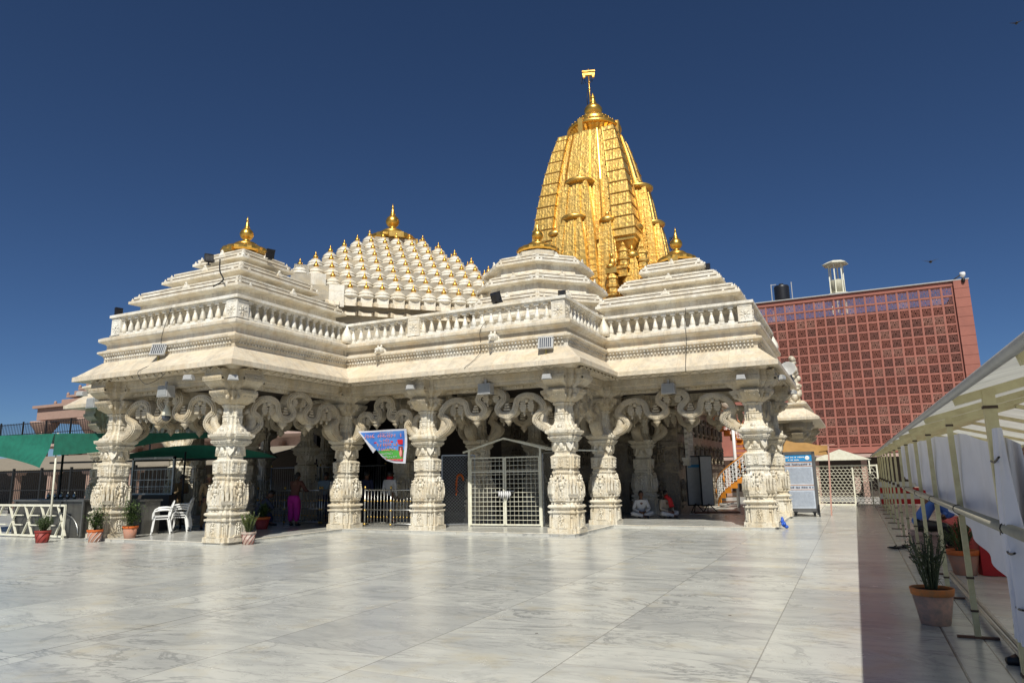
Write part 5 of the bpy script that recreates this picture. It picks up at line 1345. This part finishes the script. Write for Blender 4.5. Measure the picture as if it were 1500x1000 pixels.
# ================================================================= RIGHT: NOTICE BOARD, ORANGE TARP, GATE, STAIRS
NB=empty('notice_board',(-2.17,26.2,0),'grey framed notice board with blue header and lines of small text, right of the temple','notice board',None,.05)
b=MB(); 
for x in (-.1,.92): b.box((x,0,1.12),(.10,.06,2.12))
b.box((.41,0,2.14),(1.1,.06,.10)); b.box((.41,0,.20),(1.1,.06,.14)); b.build('frame',plain('dark_grey_frame',(.10,.10,.10),.45),NB)
b=MB(); b.box((.41,.01,1.18),(.94,.02,1.86)); b.build('panel',plain('notice_paper',(.50,.55,.62),.5),NB)
b=MB(); b.box((.41,-.006,1.97),(.92,.012,.22)); b.build('header',plain('header_blue',(.02,.25,.55),.5),NB)
def txtline(x0,x1,z,h,mat,seed,par,y=-.016):
    rnd=random.Random(seed); b=MB(); x=x0
    while x<x1:
        w_=rnd.uniform(.3,1.1)*h; b.box((x+w_/2,y,z+rnd.uniform(-.12,.12)*h),(w_,.004,h*rnd.uniform(.5,1))); x+=w_*1.25
        if rnd.random()<.2: x+=h*.8
    return b.build('text_line',mat,par)
txtm=plain('print_ink',(.12,.13,.18),.6); 
txtline(-.02,.60,2.0,.045,M['whitep'],1,NB); txtline(.1,.45,1.91,.04,M['whitep'],2,NB); txtline(-.0,.82,1.76,.05,txtm,3,NB); txtline(-.0,.82,.98,.05,txtm,4,NB)
b=MB(); b.lathe([(.075,0),(.075,.005),(.06,.006)],16,M=Matrix.Translation((.72,-.012,1.97))@Matrix.Rotation(pi/2,4,'X')); b.build('emblem',M['whitep'],NB)
b=MB()
for z in (1.83,1.70,1.05,.90): b.box((.41,-.004,z),(.90,.01,.012))
b.build('rule_line',M['orangep'],NB)
pale=plain('faint_print',(.36,.40,.47),.6)
for i in range(24):
    z=1.64-i*.024 if i<22 else .8
    if i<22: txtline(.0,.82,z,.011,pale,20+i,NB)
for i in range(20): txtline(.0,.82,.84-i*.026,.011,pale,60+i,NB)
b=MB(); b.box((.2,.35,.14),(.12,.9,.05)); b.box((.8,.35,.14),(.12,.9,.05)); b.box((.95,-.05,.2),(.05,.05,.4)); 
for x in (.2,.8): b.box((x,.0,.07),(.08,.12,.12))
b.build('base',M['iron'],NB)
OT=empty('orange_tarp',(-2.5,27.0,0),'faded orange tarpaulin stretched on a leaning pink pole right of the temple','tarpaulin')
def ot(u,v): return (u*1.62+.1,.0+v*.6*(1-u*.3)-.1*sin(u*6)*v*.3,2.66-.26*u-(.52-.18*u)*(1-v)+.02*sin(u*14))
cloth_grid(ot,16,6).build('sheet',M['orange'],OT)
b=MB(); b.bar((1.62,-.02,0),(1.74,.02,2.42),.05); b.bar((1.5,-.02,2.42),(1.95,.0,2.42),.03); b.build('pole',plain('pink_pole',(.50,.28,.22),.6),OT)
FG=empty('scaffold_gate',(-1.72,34.1,0),'cream fish-scale lattice gate with small gabled roof at the end of the walkway','gate')
b=MB()
for x in (0,.12,1.62,2.58): b.box((x,0,.87),(.06,.06,1.74))
for z in (.04,1.70): b.box((1.29,0,z),(2.6,.05,.06))
b.build('frame',M['cream'],FG)
b=MB()
for j in range(13):
    for i in range(16):
        x=.06+i*.16+(.08 if j%2 else 0); z=.10+j*.125
        if x<2.5: b.tube([(x+.08*cos(a),0,z+.09*sin(a)) for a in (0,pi*.25,pi*.5,pi*.75,pi)],.012,4)
b.build('scale_lattice',M['cream'],FG)
b=MB(); b.add([(-.05,-.3,1.95),(2.4,-.3,1.95),(1.18,-.3,2.42),(-.05,1.6,1.95),(2.4,1.6,1.95),(1.18,1.6,2.42)],[(0,1,2),(5,4,3),(0,2,5,3),(1,4,5,2),(0,3,4,1)]); b.build('gable',M['cream'],FG)
b=MB()
for x in (.1,2.3): b.box((x,-.25,.97),(.05,.05,1.95))
b.build('gable_post',M['cream'],FG)
b=MB(); b.box((1.78,.3,1.1),(.22,.05,1.2)); tag(b.build('panel',M['pinkp'],None,(-1.72,34.1,0)),'narrow pink panel behind the fish-scale gate','panel')
# spiral stair
ST=empty('spiral_staircase',(-4.75,32.4,0),'orange spiral staircase with white filigree railing beyond the right porch','staircase')
b=MB(); b.tube([(0,0,0),(0,0,4.2)],.07,10); b.build('centre_pole',M['whitep'],ST)
a0=-2.9; n=19; 
for i in range(n):
    a=a0+i*.33; z=.22+i*.21; b=MB()
    b.add([(0.06*cos(a),.06*sin(a),z),(.85*cos(a-.17),.85*sin(a-.17),z),(.85*cos(a+.20),.85*sin(a+.20),z),(.06*cos(a),.06*sin(a),z+.04),(.85*cos(a-.17),.85*sin(a-.17),z+.04),(.85*cos(a+.20),.85*sin(a+.20),z+.04)],[(0,1,2)[::-1],(3,4,5),(0,1,4,3),(1,2,5,4),(2,0,3,5)])
    b.bar((.86*cos(a-.17),.86*sin(a-.17),z-.10),(.86*cos(a+.17),.86*sin(a+.17),z-.10),.03,.26); b.build('step',M['orangep'],ST)
b=MB(); b.tube([(.88*cos(a0+i*.11),.88*sin(a0+i*.11),.22+i*.07+.85) for i in range(3*n)],.028,8); b.build('handrail',M['orangep'],ST)
b=MB(); rnd=random.Random(5)
for i in range(2*n):
    a=a0+i*.165; z=.24+i*.105
    b.bar((.88*cos(a),.88*sin(a),z),(.88*cos(a),.88*sin(a),z+.84),.018)
    for k in range(4):
        c=Vector((.88*cos(a+.08),.88*sin(a+.08),z+.15+k*.2)); tdir=Vector((-sin(a),cos(a),0)); P=[c+tdir*(.07*cos(q))+Vector((0,0,.085*sin(q))) for q in [m*2*pi/6 for m in range(7)]]; b.tube(P,.014,4)
b.build('filigree_railing',M['whitep'],ST)
b=MB()
for i in range(0,2*n,5):
    a=a0+i*.165; z=.24+i*.105; c=(.90*cos(a),.90*sin(a),z+.45); b.tube([(c[0],c[1],c[2]-.3),(c[0]+.03,c[1],c[2]),(c[0],c[1],c[2]+.3)],.02,5); b.ell(c,(.05,.05,.12),6,5)
b.build('filigree_leaf',M['orangep'],ST)
# free-standing info panels in the shade
for i,(x,y,lab) in enumerate(((-5.5,26.9,'tall narrow information panel with blue stripe on a triangular foot, left one of two'),(-5.0,26.7,'tall narrow pale information panel on a triangular foot, right one of two'))):
    t=empty('information_stand',(x,y,fl),lab,'information stand','information stands in the porch',radians(25+i*25)); b=MB(); b.box((0,0,1.18),(.50,.05,1.75)); b.build('panel',plain('grey_panel%d'%i,(.40,.40,.37),.5),t)
    b=MB(); b.box((0,.01,1.18),(.58,.04,1.85)); b.build('frame',M['iron'],t)
    b=MB(); b.bar((-.25,-.25,0),(0,0,.35),.03); b.bar((.25,-.25,0),(0,0,.35),.03); b.bar((-.25,-.25,.015),(.25,-.25,.015),.03); b.bar((0,0,.35),(0,.3,0),.03); b.build('foot',M['iron'],t)
    if i==0: b=MB(); b.box((0,-.03,1.72),(.42,.01,.10)); b.build('stripe',plain('stripe_blue',(.02,.22,.45),.5),t)
b=MB(); b.box((-4.7,26.7,fl+.03),(1.6,.9,.03),.2); tag(b.build('mat',M['brown']),'dark brown mat on the floor behind the information stands','mat')
b=MB(); rnd=random.Random(2)
for i in range(12): b.ell((-1.90+rnd.gauss(0,.03),20.75+rnd.gauss(0,.05),.06+.035*i*(1 if i<7 else .3)),(.06-.004*i,.05,.05),7,5)
tag(b.build('plastic_bag',plain('blue_plastic',(.02,.10,.50),.4)),'crumpled blue plastic bag at the foot of the right corner pillar','plastic bag')
b=MB(); b.box((0,0,0),(.55,.04,.32)); s_sign=b.build('hall_sign',M['red'],None,(-8.2,22.0,3.0)); tag(s_sign,'small red hanging sign in the dark gap right of the central pillar','sign')
glb=MB(); 
for k in range(4): glb.box((-.18+k*.11,-.03,.03),(.07,.01,.12)); glb.box((-.18+k*.11,-.03,-.09),(.06,.01,.03))
glb.build('lettering',M['whitep'],s_sign)

# ================================================================= TENT
TN=empty('tent',(.89,5.8,0),'long low cream-framed tent with translucent striped roof along the right side','tent')
tm,nt,bs_=newmat('translucent_sheet'); q=N(nt); co=q.coord(False)
sx=q.n('ShaderNodeSeparateXYZ'); q.l(co,sx.inputs[0])
wv=q.math('FRACT',q.math('MULTIPLY',sx.outputs[1],1/.9)); st=q.ramp(wv,[(.0,(.40,.40,.36)),(.04,(.60,.60,.54)),(.55,(.57,.57,.52)),(.60,(.50,.50,.46)),(.97,(.60,.60,.54)),(1,(.40,.40,.36))])
st=q.mix(q.math('MULTIPLY',q.ramp(q.noise(co,3,5,.6),[(.4,(0,0,0)),(.7,(1,1,1))]),.4),st,(.30,.29,.24))
tr=nt.nodes.new('ShaderNodeBsdfTranslucent'); mx=nt.nodes.new('ShaderNodeMixShader'); mx.inputs[0].default_value=.55
q.l(st,bs_.inputs['Base Color']); q.l(st,tr.inputs[0]); q.l(bs_.outputs[0],mx.inputs[1]); q.l(tr.outputs[0],mx.inputs[2]); bs_.inputs['Roughness'].default_value=.5
q.l(mx.outputs[0],nt.nodes['Material Output'].inputs[0])
YS=[5.8,8.13,10.4,12.6,14.75,16.9]+[19.1+2.2*i for i in range(7)]
YP=[-16.2+2.2*i for i in range(10)]; YP=[y-.0 for y in YP if y<4.5]
allY=YP+YS
X0=.68-.89; XM=2.25-.89; X1=3.83-.89; Z0=2.08; ZM=2.50
def roofz(x): return Z0+(ZM-Z0)*(1-abs(x-XM)/(XM-X0))
b=MB(); 
ya,yb=-18-5.8,33.2-5.8
n=60
for sd in (-1,1):
    xs=(X0-.02,XM) if sd<0 else (XM,X1+.02)
    for i in range(n):
        y0=ya+(yb-ya)*i/n; y1=ya+(yb-ya)*(i+1)/n; sag=lambda y:.03*sin(y*1.43*2)
        for k in range(4):
            u0=xs[0]+(xs[1]-xs[0])*k/4; u1=xs[0]+(xs[1]-xs[0])*(k+1)/4
            f0=lambda x,y: roofz(x)+.025+(.02*sin(y*2.9) if X0<x<X1 else 0)
            b.quad((u0,y0,f0(u0,y0)),(u1,y0,f0(u1,y0)),(u1,y1,f0(u1,y1)),(u0,y1,f0(u0,y1)))
b.build('roof_sheet',tm,TN)
for s,x in ((1,X0-.03),(1,X1+.03)):
    b=MB(); b.tube([(x,ya,Z0+.0),(x,yb,Z0+.0)],.028,8); b.build('edge_pipe',M['grey'],TN)
b=MB(); b.tube([(XM,ya,ZM),(XM,yb,ZM)],.025,6); b.build('ridge_pipe',M['creamy'],TN)
for y in allY:
    yl=y-5.8
    big=.075 if y==5.8 else .05
    b=MB(); b.box((0,yl,1.06),(big,big*.8,2.12)); b.build('post',M['creamy'],TN)
    b=MB(); b.box((X1-.25,yl,1.06),(.05,.05,2.10)); b.build('post',M['creamy'],TN)
    b=MB(); b.bar((X0,yl,Z0-.03),(XM,yl,ZM-.03),.05,.06); b.bar((XM,yl,ZM-.03),(X1,yl,Z0-.03),.05,.06); b.build('rafter',M['creamy'],TN)
    if y>5: b=MB(); b.box((0,yl,.012),(.34,.05,.018)); b.build('foot_bar',plain('rusty_foot',(.16,.08,.05),.8),TN)
    if y>5:
        b=MB()
        for z in (1.17,.55,.25,2.0): b.box((-.0,yl,z),(big+.012,big*.8+.012,.07 if 1<z<2 else .02))
        b.build('bolt_plate',plain('rusty_bolt',(.07,.045,.03),.7),TN)
for x,z,r_ in ((.0,1.2,.036),(.16,.10,.022),(.21,.10,.022)):
    b=MB(); b.tube([(x+(-.05 if z>1 else 0),-.9,z),(x+(-.05 if z>1 else 0),10.3 if z>1 else 6.3,z)],r_,10); b.build('side_pipe',M['steel'] if z<1 else plain('dirty_cream_pipe',(.40,.37,.29),.5),TN)
b=MB()
for i in range(0,14,3): b.lathe([(.04,-.01),(.044,0),(.04,.01)],10,M=Matrix.Translation((-.05,-.3+i*.8,1.2))@Matrix.Rotation(pi/2,4,'X'))
b.build('pipe_ring',M['iron'],TN)
# hanging white cloth inside the posts
CLp=[(5.35,1.74,.55),(5.9,1.80,.66),(6.3,1.78,.72),(7.6,1.90,.88),(8.5,1.93,1.02),(10.4,1.98,1.13),(12.6,2.0,1.22),(14.7,2.03,1.30),(16.9,2.05,1.36),(18.2,2.06,1.42)]
def clo(u,v):
    y=5.35+u*(18.2-5.35)
    for (a,t0,b0),(c,t1,b1) in zip(CLp[:-1],CLp[1:]):
        if y<=c+1e-6: t=(y-a)/(c-a); zt=t0+(t1-t0)*t; zb=b0+(b1-b0)*t; break
    zt-=.02*abs(sin((y-5.8)*pi/2.25))
    return (.955+.03*sin(y*2.7+v*2)*sin(v*pi)+.02*sin(y*7)*v,y,zt+(zb-zt)*v)
b=cloth_grid(clo,120,14); wc=plain('bluish_white_cloth',(.72,.72,.80),.8,0,.12,2,.15)
tag(b.build('hanging_cloth',wc),'long white cloth sheet tied along the tent posts','cloth')
def bun(u,v):
    z=1.84-v*1.30; y=5.55-.28*u+.06*sin(v*5)+ (0.09*sin(u*14))*(.25+v*.8); pin=.55+.45*abs(sin(v*pi*1.0+.25)) ; return (.86+.05*sin(u*16+v*3)*(.4+v),5.50+(y-5.42)*pin-.12*v,z)
b=cloth_grid(bun,40,30); tag(b.build('tied_cloth_bundle',wc),'gathered end of the white cloth tied with string to the nearest tent post','cloth')
for i,(z,yy) in enumerate(((1.62,5.4),(1.06,5.35),(.74,5.35))):
    b=MB(); b.tube(cat_rom([(.80,yy-.25,z+.03),(.81,yy,z),(.83,yy+.25,z+.01)],5),.007,5); tag(b.build('string',M['iron']),'dark string %s around the gathered cloth'%('at the top','at the height of the pipe','near the bottom')[i],'string')
# red cloth platform, striped barrier, slippers, right-hand backgrounds
RC=empty('red_platform',(2.4,13.2,0),'low platform draped in red cloth inside the tent','platform')
def rcl(u,v): y=u*6.0-.6; return (-.85-.03*sin(u*40)*v,y,.50-.49*v)
cloth_grid(rcl,60,6).build('side_drape',M['red'],RC)
def rfr(u,v): return (-.85+u*2.0,-.6-.03*sin(u*22)*v,.50-.49*v)
cloth_grid(rfr,30,6).build('front_drape',M['red'],RC)
b=MB(); b.box((.15,2.4,.49),(2.0,6.0,.03)); b.build('top_cloth',M['red'],RC)
SB=empty('striped_barrier',(1.0,31.0,0),'red and white striped cloth barrier at the far end of the tent','barrier')
for i,(z,m) in enumerate(((.95,'wcloth'),(.72,'red'),(.50,'wcloth'),(.30,'red'))):
    b=MB(); b.box((1.6,0,z),(3.6,.06,.20)); b.build('stripe',M[m],SB)
b=MB(); b.box((.02,0,.53),(.05,.05,1.05)); b.box((3.3,0,.53),(.05,.05,1.05)); b.build('post',M['creamy'],SB)
for i,(x,y,a,lab) in enumerate(((.56,16.2,.1,'black slipper on the shaded walkway, left one'),(.72,16.35,.0,'black slipper on the shaded walkway, right one'))):
    b=MB(); b.ell((0,0,.025),(.14,.05,.025),10,5); b.tube([(-.02,-.04,.03),(.04,0,.07),(-.02,.04,.03)],.01,5); o=b.build('slipper',M['black'],None,(x,y,0)); o.rotation_euler=(0,0,a); tag(o,lab,'slipper','pair of slippers')
bm_,nt,bb=newmat('orange_brick'); q=N(nt); br=q.n('ShaderNodeTexBrick'); br.inputs['Scale'].default_value=4; br.inputs['Color1'].default_value=(.42,.20,.11,1); br.inputs['Color2'].default_value=(.33,.14,.08,1); br.inputs['Mortar'].default_value=(.35,.28,.22,1); mp=q.n('ShaderNodeMapping'); mp.inputs['Rotation'].default_value=(pi/2,0,0); q.l(q.n('ShaderNodeTexCoord').outputs['Object'],mp.inputs[0]); q.l(mp.outputs[0],br.inputs[0]); q.l(br.outputs[0],bb.inputs['Base Color']); bb.inputs['Roughness'].default_value=.85
BK=empty('brick_house',(5.0,27,0),'orange brick house with arched window seen below the tent roof at the right edge','house')
b=MB(); b.box((7,3,1.7),(14,6,3.4)); b.build('wall',bm_,BK)
b=MB(); b.box((7,2.9,3.5),(14.6,6.6,.2)); b.build('roof',M['grey'],BK)
for i in range(4):
    f_=MB(); x=.8+i*2.2; f_.box((x,-.03,1.5),(1.0,.1,1.5)); f_.lathe([(.5,-.05),(.5,.05)],20,M=Matrix.Translation((x,-.03,2.25))@Matrix.Rotation(pi/2,4,'X')); wf=f_.build('window',M['wood'],BK)
b=MB(); b.box((0,0,2.6),(9,.5,.5)); b.box((0,0,1.3),(.2,.3,2.6)); b.box((4,0,1.3),(.2,.3,2.6)); tag(b.build('dark_fascia_beam',M['dark'],None,(8.2,25.5,0)),'dark beam on posts in front of the brick house','beam')
# birds
for x,y,z,lab in ((14.57,60,35.0,'tiny dark bird high at the top right of the sky'),(5.9,52,15.0,'tiny dark bird just above the red building')):
    b=MB(); b.ell((0,0,0),(.10,.22,.08),6,5); b.add([(0,-.1,0),(.5,0,.16),(0,.1,0),(0,0,.03)],[(0,1,3),(1,2,3),(0,2,1)]); b.add([(0,-.1,0),(-.5,0,.16),(0,.1,0),(0,0,.03)],[(0,3,1),(1,3,2),(0,1,2)]); tag(b.build('bird',M['black'],None,(x,y,z)),lab,'bird','birds in the sky')
